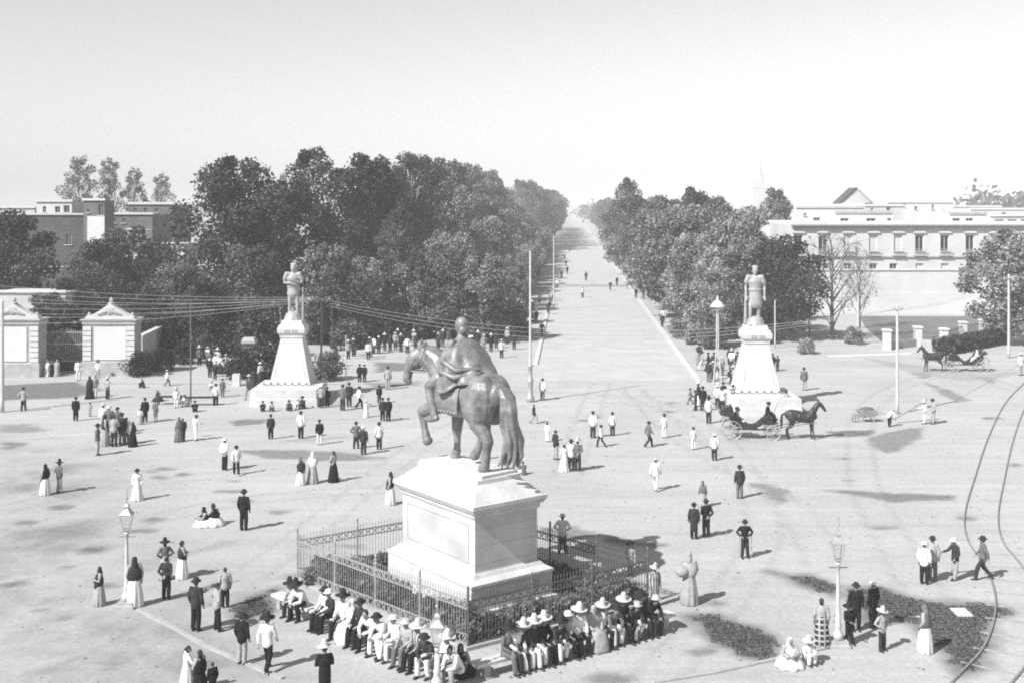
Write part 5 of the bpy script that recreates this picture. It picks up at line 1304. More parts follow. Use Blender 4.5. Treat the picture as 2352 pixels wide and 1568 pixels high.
 ('m', 'crouch', 1852, 1520, 1448, 200, 'w', 'w', 's', 'right of the two white clothed people sitting on the kerb near the right gas lamp'),
])
st = MB().tube([(0, 0, 0), (.03, .02, 1.0)], .014, 6)
for sx in (-14, 14):
    o = st.build('walking_stick', WOOD, None, False, P(1711 + sx, 1281)); tag(o, 'thin stick at the left of the man in the right middle' if sx < 0 else 'thin stick at the right of the man in the right middle', 'stick')
b = MB().ell((0, 0, 0), (.25, .20, .21)).tube([(-.16, 0, .1), (.1, .1, .2), (.26, .14, .22)], [.05, .06, .03], 8).build('carried_bundle', TONE['l'], None, True, P(1583, 1386) + V((-.27, -.12, 1.22))); tag(b, 'round pale bundle on the back of the barefoot woman', 'bundle')
# along the avenue
far = []
AV = [(1290, 640, 'd', 'd'), (1303, 630, 'k', 'k'), (1346, 645, 'd', 'd'), (1417, 656, 'k', 'd'), (1402, 668, 'd', 'd'), (1338, 684, 'w', 'd'), (1461, 686, 'k', 'k'), (1478, 688, 'd', 'd'), (1181, 803, 'd', 'd'), (1152, 822, 'w', 'd'),
      (1245, 776, 'd', 'd'), (1259, 722, 'd', 'd'), (1262, 705, 'g', 'd'), (1206, 772, 'k', 'd'), (1191, 760, 'g', 'd'), (1232, 742, 'd', 'd'), (1521, 752, 'd', 'd'), (1524, 742, 'w', 'l'), (1396, 576, 'd', 'd'), (1300, 612, 'k', 'd'),
      (1296, 598, 'd', 'd'), (1308, 580, 'd', 'd'), (1388, 572, 'g', 'd'), (1222, 722, 'd', 'd'), (1240, 700, 'w', 'd'), (1440, 664, 'l', 'l'), (1280, 662, 'w', 'd'), (1270, 690, 'l', 'd')]
DIRN = {'d': 'dark', 'k': 'black', 'w': 'white shirted', 'g': 'grey', 'l': 'pale'}
spots = ['far up its left edge', 'at its left edge near the far crossing', 'in its middle before the far crossing', 'right of its middle before the far crossing', 'on the far crossing', 'just below the far crossing', 'on the right kerb, left of a pair', 'on the right kerb, right of a pair', 'under the left trees near the mouth', 'beside the left trees at the mouth', 'behind the tall slim pole', 'at the left kerb by the second slim pole', 'farther along the left kerb by the second slim pole', 'in the left shade by the tall slim pole', 'deeper in the left shade by the tall slim pole', 'right of the tall slim pole shaft', 'below the right trees, near the kerb', 'close beside a dark one below the right trees', 'tiny, at the right edge of the far end', 'at the left edge beyond the crossing', 'at the left edge, farther beyond the crossing', 'tiny, at the left edge of the far end', 'tiny, at the right side of the far end', 'in the left tree shade above the walkers', 'in the left sunlight above the tall slim pole', 'at the right edge beyond the pair', 'left of the far crossing', 'at the left kerb below the far crossing']
for (x, y, t, b), sp in zip(AV, spots):
    person(random.choice(['stand', 'walk', 'stand']), P(x, y), random.choice([0, 180, 20, 160]), t, b, random.choice('bbcs'), f'{DIRN[t]} walker on the avenue {sp}', random.uniform(.95, 1.05), 'walkers along the avenue', 'm')
for i, (x, y, t) in enumerate([(858, 812, 'w'), (870, 812, 'd'), (884, 806, 'k'), (896, 808, 'd'), (908, 802, 'l'), (921, 808, 'k'), (936, 812, 'w'), (812, 818, 'd'), (800, 824, 'l'), (846, 826, 'w'), (955, 806, 'd'), (1128, 808, 'k'), (1140, 800, 'd'), (1165, 790, 'l'), (1098, 800, 'd'), (770, 842, 'd'), (762, 850, 'g')]):
    person('stand', P(x, y), 180 + (i * 37) % 60 - 30, t, 'd', 'bcs'[i % 3], 'standing person in the shaded crowd under the trees left of the avenue mouth', 1.0, 'shaded crowd under the trees', 'm')

for i in range(48):
    if i >= 34:
        x, y = random.uniform(1600, 1688), random.uniform(826, 946)
        person(random.choice(['stand', 'hips', 'fold', 'back', 'walk']), P(x, y), random.choice([0, 20, 340, 180, 90]), random.choice('kddgwl'), random.choice('kdgw'), random.choice('bbcsS'), 'standing person in the dense crowd left of the right tapered pedestal', random.uniform(.93, 1.04), 'crowd left of the right statue', 'm'); continue
    if i < 17: x, y = random.uniform(452, 640), random.uniform(812, 868)
    else: x, y = random.uniform(745, 1165), random.uniform(786, 822)
    t = random.choice('kddglw')
    person(random.choice(['stand', 'stand', 'hips', 'fold', 'back']), P(x, y), random.choice([180, 150, 210, 20, 340]), t, random.choice('kdgl'), random.choice('bbcs'),
           'standing person among the dark crowd under the trees left of the left statue' if i < 17 else 'standing person in the shaded crowd under the trees left of the avenue mouth', random.uniform(.93, 1.04),
           'dark crowd left of the left statue' if i < 17 else 'shaded crowd under the trees', random.choice('mmmf'))
# seated rows on the stone benches
def seat(side, px, py, kind, pose, top, bot, hat, label, dz=0):
    a, u, n = (FA, UL, NL) if side == 'l' else (FC, UR, NR)
    g = P(px, py); t = (g - a).dot(u)
    at = a + u * t + n * (BOFF + .02)
    face = math.degrees(math.atan2(-n.x, n.y)) + random.uniform(-14, 14) + dz
    person(pose, at, face, top, bot, hat, label, random.uniform(1.05, 1.14), 'people seated on the monument benches', kind)
LS = [(644, 1424, 'm', 'sitlean', 'l', 'd', 'S', 'far end sitter of the left bench row, dark wide hat and pale shirt'), (676, 1424, 'm', 'sitlean', 'w', 'k', 'S', 'sitter with tall dark hat and white shirt near the left rows far end'),
      (720, 1450, 'm', 'sit', 'w', 'k', 'b', 'sitter in white shirt and black trousers on the left bench, elbows close'), (744, 1450, 'm', 'sit', 'd', 'k', 'c', 'dark sitter with a pale hat pressed against the white shirted one on the left bench'),
      (770, 1466, 'm', 'sit', 'w', 'k', 'S', 'sitter in white shirt with dark wide hat amid the left bench row'), (800, 1472, 'h', 'sit', 'w', 'w', '', 'white wrapped woman at the middle of the left bench row'),
      (822, 1480, 'm', 'sit', 'd', 'k', 'b', 'dark sitter right of the white wrapped woman on the left bench row'), (848, 1490, 'm', 'sitlean', 'w', 'k', '', 'bare headed sitter in white sleeves on the left bench row'),
      (878, 1503, 'm', 'sitlean', 'w', 'w', 'b', 'sitter all in white leaning forward on the left bench row'), (905, 1512, 'm', 'sit', 'w', 'w', 'c', 'sitter all in white with a flat pale hat on the left bench row'),
      (934, 1524, 'm', 'sit', 'l', 'g', 'c', 'grey sitter left of the big sombrero on the left bench row'), (962, 1536, 'm', 'sit', 's', 'k', 's', 'sitter with a big sombrero and striped jacket near the front gas lamp'),
      (990, 1546, 'm', 'sitlean', 'd', 'w', 'C', 'dark jacketed sitter with white trousers right beside the front gas lamp'), (1038, 1562, 'm', 'sit', 'w', 'd', 's', 'white shirted sitter with a tall sombrero right of the front gas lamp'), (1066, 1568, 'm', 'sitlean', 'w', 'l', '', 'white shirted bare headed sitter next to the front corner')]
for x, y, k, p_, t, b, h, lb in LS: seat('l', x, y, k, p_, t, b, h, lb)
RS = [(1183, 1550, 'm', 'sit', 'g', 'g', 'S', 'first sitter of the shaded right bench row, grey clothes and dark sombrero'), (1208, 1548, 'm', 'sit', 'w', 'd', '', 'white shirted sitter second in the shaded right bench row'), (1235, 1549, 'm', 'sit', 'd', 'w', 's', 'sitter with white trousers and tall white sombrero in the shaded right bench row'),
      (1259, 1543, 'm', 'sit', 'd', 'w', 's', 'dark jacketed sitter with a white sombrero left of the poncho wearer'), (1283, 1537, 'c', 'sit', 'k', 'k', 's', 'black poncho sitter with white sombrero in the right bench row'), (1306, 1528, 'm', 'sitlean', 'd', 'w', 'S', 'sitter with one bright white trouser leg at the middle of the right bench row'),
      (1335, 1520, 'm', 'sit', 'l', 'k', 'c', 'pale jacketed sitter left of the bright white shirt in the right bench row'), (1361, 1512, 'm', 'sit', 'w', 'k', 's', 'sitter with bright white shirt and wide sombrero in the right bench row'), (1400, 1504, 'h', 'sit', 'l', 'l', '', 'broad pale wrapped woman in the right bench row'),
      (1422, 1500, 'm', 'sit', 'w', 'k', 's', 'sitter with white shawl and sombrero right of the pale wrapped woman'), (1442, 1494, 'm', 'sitlean', 'g', 'w', 'b', 'grey jacketed sitter with white trousers in the right bench row'), (1467, 1486, 'c', 'sit', 'k', 'k', 's', 'dark sitter under the largest pale sombrero in the right bench row'),
      (1490, 1480, 'm', 'sitlean', 'd', 'w', 'c', 'sitter in dark jacket and white trousers third from the right end of the bench row'), (1510, 1474, 'c', 'sit', 'k', 'd', 'S', 'black wrapped sitter second from the right end of the bench row'), (1530, 1469, 'm', 'sitlean', 'k', 'd', 'c', 'last dark sitter at the right end of the bench row')]
for x, y, k, p_, t, b, h, lb in RS: seat('r', x, y, k, p_, t, b, h, lb)
person('crouch', FC + (NL + NR).normalized() * 1.9, 190, 'k', 'k', '', 'black shawled figure huddled on the ground at the front corner of the railing', 1.05, PEOPLE, 'h')
# ------------------------------------------------------------------ ground with its stains
gx0, gx1, gy0, gy1, st_ = -52.0, 66.0, 33.0, 150.0, .30
nx, ny = int((gx1 - gx0) / st_) + 1, int((gy1 - gy0) / st_) + 1
xs, ys = np.linspace(gx0, gx1, nx), np.linspace(gy0, gy1, ny)
XX, YY = np.meshgrid(xs, ys)
rgn = np.random.default_rng(3)
def vnoise(scale):
    w = rgn.random((int((gy1 - gy0) / scale) + 3, int((gx1 - gx0) / scale) + 3))
    fx = (XX - gx0) / scale; fy = (YY - gy0) / scale; i = fx.astype(int); j = fy.astype(int); a = fx - i; b = fy - j
    a = a * a * (3 - 2 * a); b = b * b * (3 - 2 * b)
    return (w[j, i] * (1 - a) + w[j, i + 1] * a) * (1 - b) + (w[j + 1, i] * (1 - a) + w[j + 1, i + 1] * a) * b
N1 = vnoise(2.2) * .4 + vnoise(1.0) * .3 + vnoise(.5) * .3
N2 = vnoise(6) * .5 + vnoise(2.5) * .3 + vnoise(1.0) * .2
grass = np.zeros_like(XX); damp = np.zeros_like(XX); dirt = np.zeros_like(XX)
def sdf(poly):
    d = np.full_like(XX, 1e9); ins = np.zeros(XX.shape, bool)
    for (x1, y1), (x2, y2) in zip(poly, poly[1:] + poly[:1]):
        ex, ey = x2 - x1, y2 - y1; t = np.clip(((XX - x1) * ex + (YY - y1) * ey) / (ex * ex + ey * ey + 1e-9), 0, 1)
        d = np.minimum(d, np.hypot(XX - x1 - t * ex, YY - y1 - t * ey))
        c = ((y1 > YY) != (y2 > YY)) & (XX < (x2 - x1) * (YY - y1) / (y2 - y1 + 1e-12) + x1); ins ^= c
    return np.where(ins, -d, d)
def patch(arr, px, v, soft=.2, rag=1.1):
    poly = [tuple(P(x, y).xy) for x, y in px]
    s = sdf(poly) + (N1 - .5) * rag
    np.maximum(arr, v * np.clip(.5 - s / (2 * soft), 0, 1), out=arr)
def spot(arr, x, y, rx, ry, v=.7, soft=.2):
    patch(arr, [(x + rx * cos(a), y + ry * sin(a)) for a in [2 * pi * k / 10 for k in range(10)]], min(1, v * 1.15), soft, 1.1)
G = [([(1558, 1410), (1640, 1406), (1750, 1438), (1805, 1466), (1792, 1514), (1700, 1507), (1620, 1470)], 1), ([(522, 1390), (575, 1360), (640, 1350), (648, 1385), (625, 1412), (570, 1424), (528, 1422)], 1),
     ([(1758, 1310), (1860, 1318), (1930, 1345), (1925, 1372), (1850, 1348)], .92), ([(1940, 1345), (2030, 1352), (2100, 1372), (2295, 1386), (2325, 1405), (2300, 1440), (2285, 1490), (2255, 1535), (2200, 1545), (2150, 1492), (2095, 1438), (2040, 1420), (1980, 1430)], .9),
     ([(-20, 884), (170, 877), (235, 893), (165, 912), (-20, 920)], .8), ([(852, 830), (945, 833), (975, 846), (940, 852), (868, 854)], .75), ([(850, 880), (960, 876), (960, 884), (850, 888)], .5),
     ([(1990, 748), (2030, 708), (2230, 712), (2310, 720), (2310, 768), (2200, 775), (2040, 790)], .6)]
for p, v in G: patch(grass, p, v, .35, 1.2)
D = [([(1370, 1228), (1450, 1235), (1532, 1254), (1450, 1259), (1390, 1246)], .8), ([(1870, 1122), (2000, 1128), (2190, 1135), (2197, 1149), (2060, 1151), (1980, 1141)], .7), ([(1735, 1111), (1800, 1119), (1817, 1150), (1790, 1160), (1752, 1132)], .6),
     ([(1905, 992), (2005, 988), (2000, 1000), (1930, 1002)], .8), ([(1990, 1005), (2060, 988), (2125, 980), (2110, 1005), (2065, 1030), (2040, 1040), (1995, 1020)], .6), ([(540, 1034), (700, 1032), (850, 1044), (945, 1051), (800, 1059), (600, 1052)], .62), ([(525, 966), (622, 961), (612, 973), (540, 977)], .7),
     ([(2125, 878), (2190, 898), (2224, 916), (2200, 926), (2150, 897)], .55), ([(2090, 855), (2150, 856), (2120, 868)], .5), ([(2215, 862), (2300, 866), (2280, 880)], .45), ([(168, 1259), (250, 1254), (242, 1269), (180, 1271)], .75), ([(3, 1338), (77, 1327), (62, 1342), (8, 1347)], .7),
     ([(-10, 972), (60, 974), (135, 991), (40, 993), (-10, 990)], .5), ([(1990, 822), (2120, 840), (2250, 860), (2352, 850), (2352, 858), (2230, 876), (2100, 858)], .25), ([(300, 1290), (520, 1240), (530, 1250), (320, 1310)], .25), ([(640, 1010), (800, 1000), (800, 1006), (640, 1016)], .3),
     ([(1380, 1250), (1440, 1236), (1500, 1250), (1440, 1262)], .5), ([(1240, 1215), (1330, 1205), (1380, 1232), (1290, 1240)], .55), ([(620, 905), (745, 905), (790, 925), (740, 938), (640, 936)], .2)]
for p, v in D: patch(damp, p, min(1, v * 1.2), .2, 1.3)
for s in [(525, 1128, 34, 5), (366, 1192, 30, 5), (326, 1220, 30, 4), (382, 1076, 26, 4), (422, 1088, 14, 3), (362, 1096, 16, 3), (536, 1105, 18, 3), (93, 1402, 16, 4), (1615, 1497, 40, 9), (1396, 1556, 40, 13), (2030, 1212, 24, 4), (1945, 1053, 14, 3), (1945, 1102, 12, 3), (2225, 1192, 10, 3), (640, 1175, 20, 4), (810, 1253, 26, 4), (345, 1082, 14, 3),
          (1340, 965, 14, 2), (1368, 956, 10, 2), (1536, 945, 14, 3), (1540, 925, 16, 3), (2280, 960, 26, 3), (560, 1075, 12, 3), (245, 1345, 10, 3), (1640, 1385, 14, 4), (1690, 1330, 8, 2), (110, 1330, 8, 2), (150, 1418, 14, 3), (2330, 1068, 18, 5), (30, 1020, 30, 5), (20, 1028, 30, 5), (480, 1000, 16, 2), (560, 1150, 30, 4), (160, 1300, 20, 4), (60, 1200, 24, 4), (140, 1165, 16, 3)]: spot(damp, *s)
patch(dirt, [(-80, 1240), (180, 1330), (330, 1400), (520, 1470), (660, 1580), (-80, 1620)], .9, 2.5, 4)
patch(dirt, [(-80, 1000), (250, 1040), (330, 1200), (520, 1320), (660, 1330), (640, 1420), (330, 1400), (-80, 1300)], .45, 3, 4)
patch(dirt, [(650, 1320), (1075, 1480), (1490, 1380), (1075, 1250)], 1, .4, .3)
grass = np.maximum(grass, np.where(sdf([tuple(v.xy) for v in (FA, FC, FR, FB)]) < -.3, .55 + .3 * N1, 0))
def rut(px, w=.07, v=.26):
    q = spline_([P(x, y) for x, y in px])
    for k in (-.75, .75):
        pl_ = []
        for i, p in enumerate(q):
            d = (q[min(i + 1, len(q) - 1)] - q[max(i - 1, 0)]).normalized(); pl_.append((p.x - d.y * k, p.y + d.x * k))
        for (x1, y1), (x2, y2) in zip(pl_, pl_[1:]):
            bx_ = (XX > min(x1, x2) - 1) & (XX < max(x1, x2) + 1) & (YY > min(y1, y2) - 1) & (YY < max(y1, y2) + 1)
            if not bx_.any(): continue
            ex, ey = x2 - x1, y2 - y1; t = np.clip(((XX[bx_] - x1) * ex + (YY[bx_] - y1) * ey) / (ex * ex + ey * ey + 1e-9), 0, 1)
            dd = np.hypot(XX[bx_] - x1 - t * ex, YY[bx_] - y1 - t * ey)
            damp[bx_] = np.maximum(damp[bx_], v * (.35 + .9 * N1[bx_]) * np.clip(1.4 - dd / w * .5, 0, 1))
def spline_(pts, n=8):
    q = [pts[0] * 2 - pts[1]] + pts + [pts[-1] * 2 - pts[-2]]; out = []
    for i in range(1, len(q) - 2):
        for t in range(n):
            u = t / n; out.append(.5 * ((2 * q[i]) + (q[i + 1] - q[i - 1]) * u + (2 * q[i - 1] - 5 * q[i] + 4 * q[i + 1] - q[i + 2]) * u * u + (3 * q[i] - q[i - 1] - 3 * q[i + 1] + q[i + 2]) * u ** 3))
    return out + [pts[-1]]
for px in ([(-40, 1290), (250, 1215), (560, 1150), (900, 1120)], [(-40, 1180), (300, 1110), (700, 1080), (1000, 1090)], [(100, 1568), (300, 1480), (600, 1300), (760, 1180), (1000, 1000), (1180, 930)], [(2250, 1560), (2050, 1240), (1980, 1080), (2000, 930), (2150, 860), (2352, 840)],
           [(1500, 1568), (1700, 1330), (1750, 1180), (1640, 1000), (1450, 900)], [(1300, 1100), (1340, 980), (1380, 880)], [(1900, 1300), (1800, 1150), (1560, 1000), (1450, 890)], [(-40, 1010), (400, 985), (900, 960), (1250, 930)], [(2352, 900), (2200, 850), (2050, 835), (1900, 830)]): rut(px)
dirt = np.clip(dirt * (.55 + .9 * N2), 0, 1)
mottle = np.clip((N2 * .6 + N1 * .4 - .52) * 6, 0, 1) * np.clip(dirt * 1.3, 0, 1) * .9
damp = np.maximum(damp, mottle)
co = np.stack([XX, YY, np.zeros_like(XX)], -1).reshape(-1, 3)
B_ = 9000.0
extra = [(-B_, -200, 0), (gx0, -200, 0), (gx1, -200, 0), (B_, -200, 0), (-B_, gy0, 0), (B_, gy0, 0), (-B_, gy1, 0), (B_, gy1, 0), (-B_, B_, 0), (gx0, B_, 0), (gx1, B_, 0), (B_, B_, 0)]
n0 = len(co); co = np.concatenate([co, np.array(extra)])
ii = (np.arange(ny - 1)[:, None] * nx + np.arange(nx - 1)[None, :]).ravel()
quads = np.stack([ii, ii + 1, ii + nx + 1, ii + nx], 1)
a_, b_, c_, d_ = 0, nx - 1, (ny - 1) * nx, ny * nx - 1
E = lambda k: n0 + k
quads = np.concatenate([quads, np.array([(E(0), E(1), a_, E(4)), (E(1), E(2), b_, a_), (E(2), E(3), E(5), b_), (E(4), a_, c_, E(6)), (b_, E(5), E(7), d_), (E(6), c_, E(9), E(8)), (c_, d_, E(10), E(9)), (d_, E(7), E(11), E(10))])])
me = bpy.data.meshes.new('ground'); me.vertices.add(len(co)); me.vertices.foreach_set('co', co.astype(np.float32).ravel())
me.loops.add(4 * len(quads)); me.loops.foreach_set('vertex_index', quads.astype(np.int32).ravel()); me.polygons.add(len(quads)); me.polygons.foreach_set('loop_start', np.arange(0, 4 * len(quads), 4, dtype=np.int32))
for nm, arr in (('grass', grass), ('damp', damp), ('dirt', dirt)):
    at = me.attributes.new(nm, 'FLOAT', 'POINT'); at.data.foreach_set('value', np.concatenate([arr.ravel(), np.zeros(len(extra))]).astype(np.float32))
me.update(calc_edges=True)
gm = bpy.data.materials.new('earth'); gm.use_nodes = True; nt = gm.node_tree; bs = nt.nodes['Principled BSDF']; bs.inputs['Roughness'].default_value = .95; bs.inputs['Specular IOR Level'].default_value = .1
tc = nt.nodes.new('ShaderNodeTexCoord')
def NZ(scale, detail=8, rough=.65):
    n = nt.nodes.new('ShaderNodeTexNoise'); n.inputs['Scale'].default_value = scale; n.inputs['Detail'].default_value = detail; n.inputs['Roughness'].default_value = rough
    nt.links.new(tc.outputs['Object'], n.inputs['Vector']); return n.outputs['Fac']
def MR(s, a, b, c, d):
    m = nt.nodes.new('ShaderNodeMapRange'); m.inputs[1].default_value = a; m.inputs[2].default_value = b; m.inputs[3].default_value = c; m.inputs[4].default_value = d; nt.links.new(s, m.inputs[0]); return m.outputs[0]
def MX(f, a, b):
    m = nt.nodes.new('ShaderNodeMix'); m.data_type = 'FLOAT'; nt.links.new(f, m.inputs[0])
    for k, v in ((2, a), (3, b)):
        if isinstance(v, float): m.inputs[k].default_value = v
        else: nt.links.new(v, m.inputs[k])
    return m.outputs[0]
def MU(a, b):
    m = nt.nodes.new('ShaderNodeMath'); m.operation = 'MULTIPLY'; nt.links.new(a, m.inputs[0]); nt.links.new(b, m.inputs[1]); return m.outputs[0]
def AT(n):
    a = nt.nodes.new('ShaderNodeAttribute'); a.attribute_name = n; return a.outputs['Fac']
base = MU(MR(NZ(.09, 10, .7), .3, .7, .34, .435), MR(NZ(4.5, 9, .8), .32, .68, .80, 1.14))
mp = nt.nodes.new('ShaderNodeMapping'); mp.inputs['Rotation'].default_value = (0, 0, R(-22)); mp.inputs['Scale'].default_value = (.07, .9, 1)
nt.links.new(tc.outputs['Object'], mp.inputs['Vector']); sn = nt.nodes.new('ShaderNodeTexNoise'); sn.inputs['Scale'].default_value = 1.0; sn.inputs['Detail'].default_value = 9; sn.inputs['Roughness'].default_value = .72
nt.links.new(mp.outputs['Vector'], sn.inputs['Vector']); base = MU(base, MR(sn.outputs['Fac'], .35, .65, .90, 1.05))
base = MU(base, MR(NZ(14, 4, .7), .62, .75, 1.0, .62))
base = MX(AT('dirt'), base, MU(MR(NZ(.5, 10, .75), .32, .68, .17, .38), MR(NZ(6, 9, .8), .3, .7, .75, 1.2)))
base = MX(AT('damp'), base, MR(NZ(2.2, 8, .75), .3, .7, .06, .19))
base = MX(AT('grass'), base, MR(NZ(3.0, 9, .8), .32, .68, .035, .14))
nt.links.new(base, bs.inputs['Base Color'])
bp = nt.nodes.new('ShaderNodeBump'); bp.inputs['Strength'].default_value = .5; bp.inputs['Distance'].default_value = .06
nt.links.new(NZ(3.5, 10, .75), bp.inputs['Height']); nt.links.new(bp.outputs['Normal'], bs.inputs['Normal'])
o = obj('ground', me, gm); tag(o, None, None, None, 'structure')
# grass blades on the dark patches
cand = np.argwhere((grass > .8) & (YY < 60))
rb = np.random.default_rng(8); pick = cand[rb.integers(0, len(cand), 11000)]
bx = xs[pick[:, 1]] + rb.uniform(-.2, .2, len(pick)); by = ys[pick[:, 0]] + rb.uniform(-.2, .2, len(pick))
ang = rb.uniform(0, 6.28, len(pick)); hh = rb.uniform(.015, .06, len(pick)); ww = rb.uniform(.02, .05, len(pick)); ln = rb.uniform(-.07, .07, (len(pick), 2))
v0 = np.stack([bx - ww * np.cos(ang), by - ww * np.sin(ang), np.zeros_like(bx)], 1); v1 = np.stack([bx + ww * np.cos(ang), by + ww * np.sin(ang), np.zeros_like(bx)], 1); v2 = np.stack([bx + ln[:, 0], by + ln[:, 1], hh], 1)
gv = np.stack([v0, v1, v2], 1).reshape(-1, 3); n = len(pick)
me = bpy.data.meshes.new('grass'); me.vertices.add(3 * n); me.vertices.foreach_set('co', gv.astype(np.float32).ravel()); me.loops.add(3 * n); me.loops.foreach_set('vertex_index', np.arange(3 * n, dtype=np.int32)); me.polygons.add(n); me.polygons.foreach_set('loop_start', np.arange(0, 3 * n, 3, dtype=np.int32))
at = me.attributes.new('tone', 'FLOAT', 'FACE'); at.data.foreach_set('value', rb.random(n).astype(np.float32)); me.update(calc_edges=True)
o = obj('grass', me, leaf_mat('grass_blade', .085, .3)); tag(o, 'short dark grass on the worn patches of the square', 'grass', None, 'stuff')
# clods, droppings and pebbles
rb = np.random.default_rng(15); n = 5200
cx_ = rb.uniform(-40, 50, n); cy_ = 33 + 75 * rb.random(n) ** 1.5; rs_ = .018 + .05 * rb.random(n) ** 3
oct_ = np.array([(1, 0, 0), (0, 1, 0), (-1, 0, 0), (0, -1, 0), (0, 0, .8)])
cv = (oct_[None] * (rs_[:, None, None] * rb.uniform(.6, 1.4, (n, 5, 3)))) + np.stack([cx_, cy_, np.zeros(n)], 1)[:, None, :]
tri = np.array([(0, 1, 4), (1, 2, 4), (2, 3, 4), (3, 0, 4)]); ti = (tri[None] + (np.arange(n) * 5)[:, None, None]).reshape(-1)
me = bpy.data.meshes.new('pebbles'); me.vertices.add(5 * n); me.vertices.foreach_set('co', cv.astype(np.float32).ravel()); me.loops.add(12 * n); me.loops.foreach_set('vertex_index', ti.astype(np.int32)); me.polygons.add(4 * n); me.polygons.foreach_set('loop_start', np.arange(0, 12 * n, 3, dtype=np.int32)); me.update(calc_edges=True)
o = obj('pebbles', me, mat('clod_earth', .16, .95, .4, .7)); tag(o, 'scattered clods and pebbles on the trodden earth', 'pebbles', None, 'stuff')
# the avenue: road sheet and kerbs
AX = .0507
def strip(name, xa, xb, y0, y1, z, m, h=None):
    b = MB(); L = [(xa, y0), (xb, y0), (xb, y1), (xa, y1)]
    if h is None: b.add([(x + AX * y, y, z) for x, y in L], [(0, 1, 2, 3)])
    else:
        for f0, f1 in ((0, .25), (.25, 1)): 
            ya, yb = y0 + (y1 - y0) * f0, y0 + (y1 - y0) * f1
            b.add([(x + AX * y, y, zz) for zz in (z, z + h) for x, y in ((xa, ya), (xb, ya), (xb, yb), (xa, yb))], [(4, 5, 6, 7), (0, 1, 5, 4), (1, 2, 6, 5), (3, 0, 4, 7)])
    o = b.build(name, m); return tag(o, None, None, None, 'structure')
ROAD = mat('road_earth', .40, .95, .12, .35, .2, 0, .1)
strip('road', -3.1, 10.35, 98, 1500, .004, ROAD)
strip('kerb', 10.37, 10.75, 98, 1200, 0, mat('kerb_white', .50, .8, .06, .6), .13)
strip('kerb', -3.5, -3.12, 108, 1200, 0, mat('kerb_pale', .5, .8, .06, .6), .13)
CROSS = mat('crossing_earth', .25, .95, .2, .5)
b = MB(); b.add([(-6 + AX * 215, 214, .010), (12 + AX * 215, 213, .010), (12 + AX * 218, 218, .010), (-6 + AX * 218, 219, .010)], [(0, 1, 2, 3)]); tag(b.build('crossing', CROSS), None, None, None, 'structure')
b = MB(); b.add([(-6 + AX * 440, 430, .010), (16 + AX * 440, 430, .010), (16 + AX * 460, 480, .010), (-6 + AX * 460, 480, .010)], [(0, 1, 2, 3)]); tag(b.build('crossing', CROSS), None, None, None, 'structure')
b = MB(); q = [P(x, y) for x, y in ((1988, 752), (2036, 794), (2110, 788), (2310, 766), (2400, 762))] + [V((76, 155, 0)), V((46, 156, 0))]
b.add([(p.x, p.y, .012) for p in q], [tuple(range(len(q)))]); tag(b.build('lawn', mat('lawn_grass', .13, .95, .35, .35)), None, None, None, 'structure')
# sunken edge stones in the plaza: low borders of the old paths
def border(pts, label, w=.16, m=STONE2):
    q = [P(x, y) for x, y in pts]; b = MB()
    for a, c in zip(q, q[1:]): b.beam(a + V((0, 0, .02)), c + V((0, 0, .02)), w, .07)
    tag(b.build('path_edging', m), None, None, None, 'structure')
border([(318, 1400), (400, 1442), (470, 1482), (560, 1522), (650, 1558)], '')
border([(1500, 1568), (1640, 1545), (1790, 1512), (1900, 1488)], '')
border([(1905, 818), (2000, 815), (2090, 812)], '', .8, WHITE)
# tram rails
def spline(pts, n=10):
    q = [V(p) for p in pts]; q = [q[0] * 2 - q[1]] + q + [q[-1] * 2 - q[-2]]; out = []
    for i in range(1, len(q) - 2):
        for t in range(n):
            u = t / n; out.append(.5 * ((2 * q[i]) + (q[i + 1] - q[i - 1]) * u + (2 * q[i - 1] - 5 * q[i] + 4 * q[i + 1] - q[i + 2]) * u * u + (3 * q[i] - q[i - 1] - 3 * q[i + 1] + q[i + 2]) * u ** 3))
    return out + [q[-2]]
RAIL = mat('rail_steel', .33, .45, .15, 5, 0, .5, .5)
r1 = spline([P(*p) for p in ((2360, 872), (2310, 925), (2272, 1000), (2238, 1100), (2216, 1180), (2222, 1240), (2262, 1300), (2284, 1360), (2284, 1420), (2258, 1490), (2195, 1560), (2120, 1640))])
r2 = []
for i, p in enumerate(r1):
    d = (r1[min(i + 1, len(r1) - 1)] - r1[max(i - 1, 0)]).normalized(); r2.append(p + V((-d.y, d.x, 0)) * 1.45)
TR = []
for i in range(2, len(r1) - 1, 1):
    a, c = r1[i], r2[i]; u = (c - a).normalized()
    if (r1[i] - r1[i - 1]).length > .2 and i % 5 == 0: TR.append(MB().beam(a - u * .32 + V((0, 0, -.017)), c + u * (.15 + .3 * ((i * 5) % 4) / 4) + V((0, 0, -.017)), .15, .05))
root = empty('tram_track', r1[0], 0, 'curved tram track with two rails on sleepers running down the right side', 'tram track')
def shift(m): m.v = [tuple(V(p) - r1[0]) for p in m.v]; return m
for rr in (r1, r2):
    m = MB()
    for a, c in zip(rr, rr[1:]): m.beam(a + V((0, 0, .04)), c + V((0, 0, .04)), .055, .09)
    shift(m).build('rail', RAIL, root)
for t_ in TR: shift(t_).build('sleeper', mat('sleeper_wood', .30, .95, .3, 3), root)
p = P(2208, 1407); o = MB().box((0, 0, .03), (.55, .8, .06)).build('paving_slab', STONE, None, False, p, ); tag(o, 'single pale paving slab lying in the dark patch inside the curved rail', 'slab')

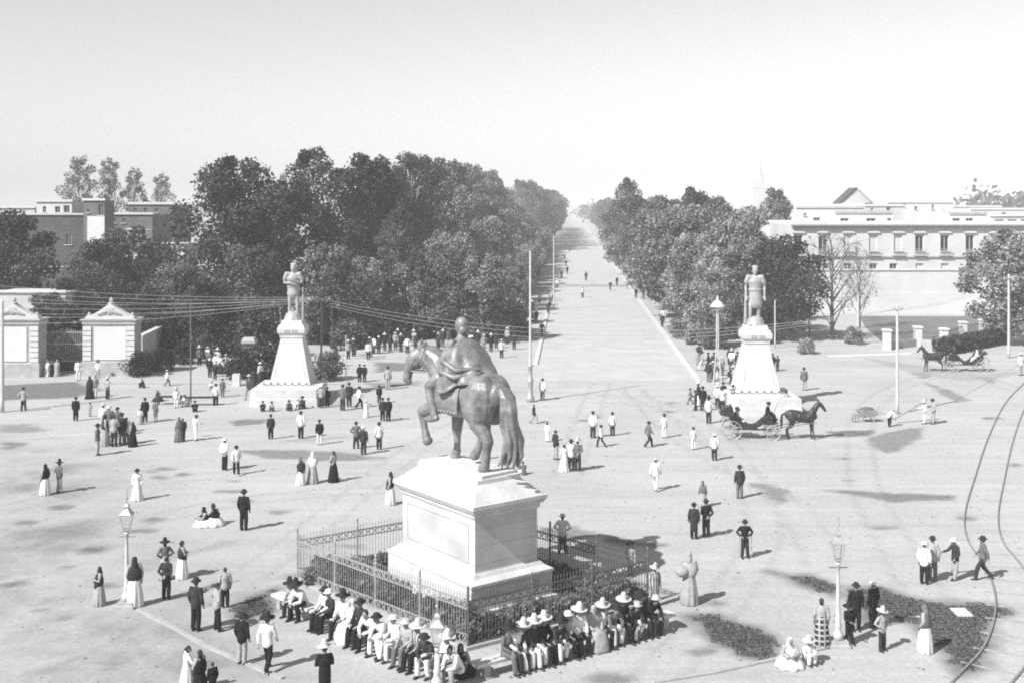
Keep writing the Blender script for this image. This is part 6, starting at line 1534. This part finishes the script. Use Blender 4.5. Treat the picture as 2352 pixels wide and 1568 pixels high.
# ------------------------------------------------------------------ haze, light, camera
HAZE = .0006
m = MB().add([(x, y, z) for z in (-1, 48) for x, y in ((-5500, -60), (5500, -60), (5500, 6000), (-5500, 6000))], [(3, 2, 1, 0), (4, 5, 6, 7), (0, 1, 5, 4), (1, 2, 6, 5), (2, 3, 7, 6), (3, 0, 4, 7)])
hm = bpy.data.materials.new('haze'); hm.use_nodes = True; nt = hm.node_tree; nt.nodes.clear()
ou = nt.nodes.new('ShaderNodeOutputMaterial'); pv = nt.nodes.new('ShaderNodeVolumePrincipled'); pv.inputs['Density'].default_value = HAZE; pv.inputs['Color'].default_value = (.97, .97, .97, 1)
pv.inputs['Anisotropy'].default_value = -.3
nt.links.new(pv.outputs[0], ou.inputs['Volume'])
o = m.build('haze', hm); tag(o, 'thin pale haze over the square and avenue', 'haze', None, 'stuff')

EL, AZ = R(43), R(41.5)
d = V((cos(AZ) * cos(EL), sin(AZ) * cos(EL), -sin(EL)))          # travel direction of sunlight
sl = bpy.data.lights.new('sun', 'SUN'); sl.energy = 5.0; sl.angle = R(.5); sl.color = (1, 1, 1)
so = bpy.data.objects.new('sun', sl); COL.objects.link(so); so.rotation_euler = d.to_track_quat('-Z', 'Y').to_euler(); so.location = (-40, -30, 60)
w = bpy.data.worlds.new('World'); S.world = w; w.use_nodes = True; nt = w.node_tree; nt.nodes.clear()
ou = nt.nodes.new('ShaderNodeOutputWorld'); bg = nt.nodes.new('ShaderNodeBackground'); bg.inputs['Strength'].default_value = .086
sk = nt.nodes.new('ShaderNodeTexSky'); sk.sky_type = 'NISHITA'; sk.sun_disc = False; sk.sun_elevation = EL; sk.sun_rotation = math.atan2(-d.x, -d.y); sk.air_density = 1.0; sk.dust_density = 2.0; sk.altitude = 2200
sp = nt.nodes.new('ShaderNodeSeparateColor'); cb = nt.nodes.new('ShaderNodeCombineColor')      # a blue-sensitive plate sees the sky by its blue light only
nt.links.new(sk.outputs[0], sp.inputs[0])
for k in range(3): nt.links.new(sp.outputs[2], cb.inputs[k])
nt.links.new(cb.outputs[0], bg.inputs['Color']); nt.links.new(bg.outputs[0], ou.inputs['Surface'])
cm = bpy.data.cameras.new('camera'); cm.sensor_width = 36; cm.lens = 36 * FD / 2352; cm.shift_y = -(784 - YH) / 2352; cm.clip_end = 20000; cm.clip_start = .5
co_ = bpy.data.objects.new('camera', cm); COL.objects.link(co_); co_.location = (0, 0, H0); co_.rotation_euler = (R(90), 0, 0); S.camera = co_
S.view_settings.view_transform = 'Standard'; S.view_settings.look = 'None'; S.view_settings.gamma = 1; S.view_settings.exposure = .66
S.cycles.use_denoising = False; S.cycles.max_bounces = 5; S.cycles.diffuse_bounces = 3; S.cycles.volume_bounces = 0
S.cycles.transparent_max_bounces = 4; S.render.film_transparent = False
S.cycles.filter_width = 1.9
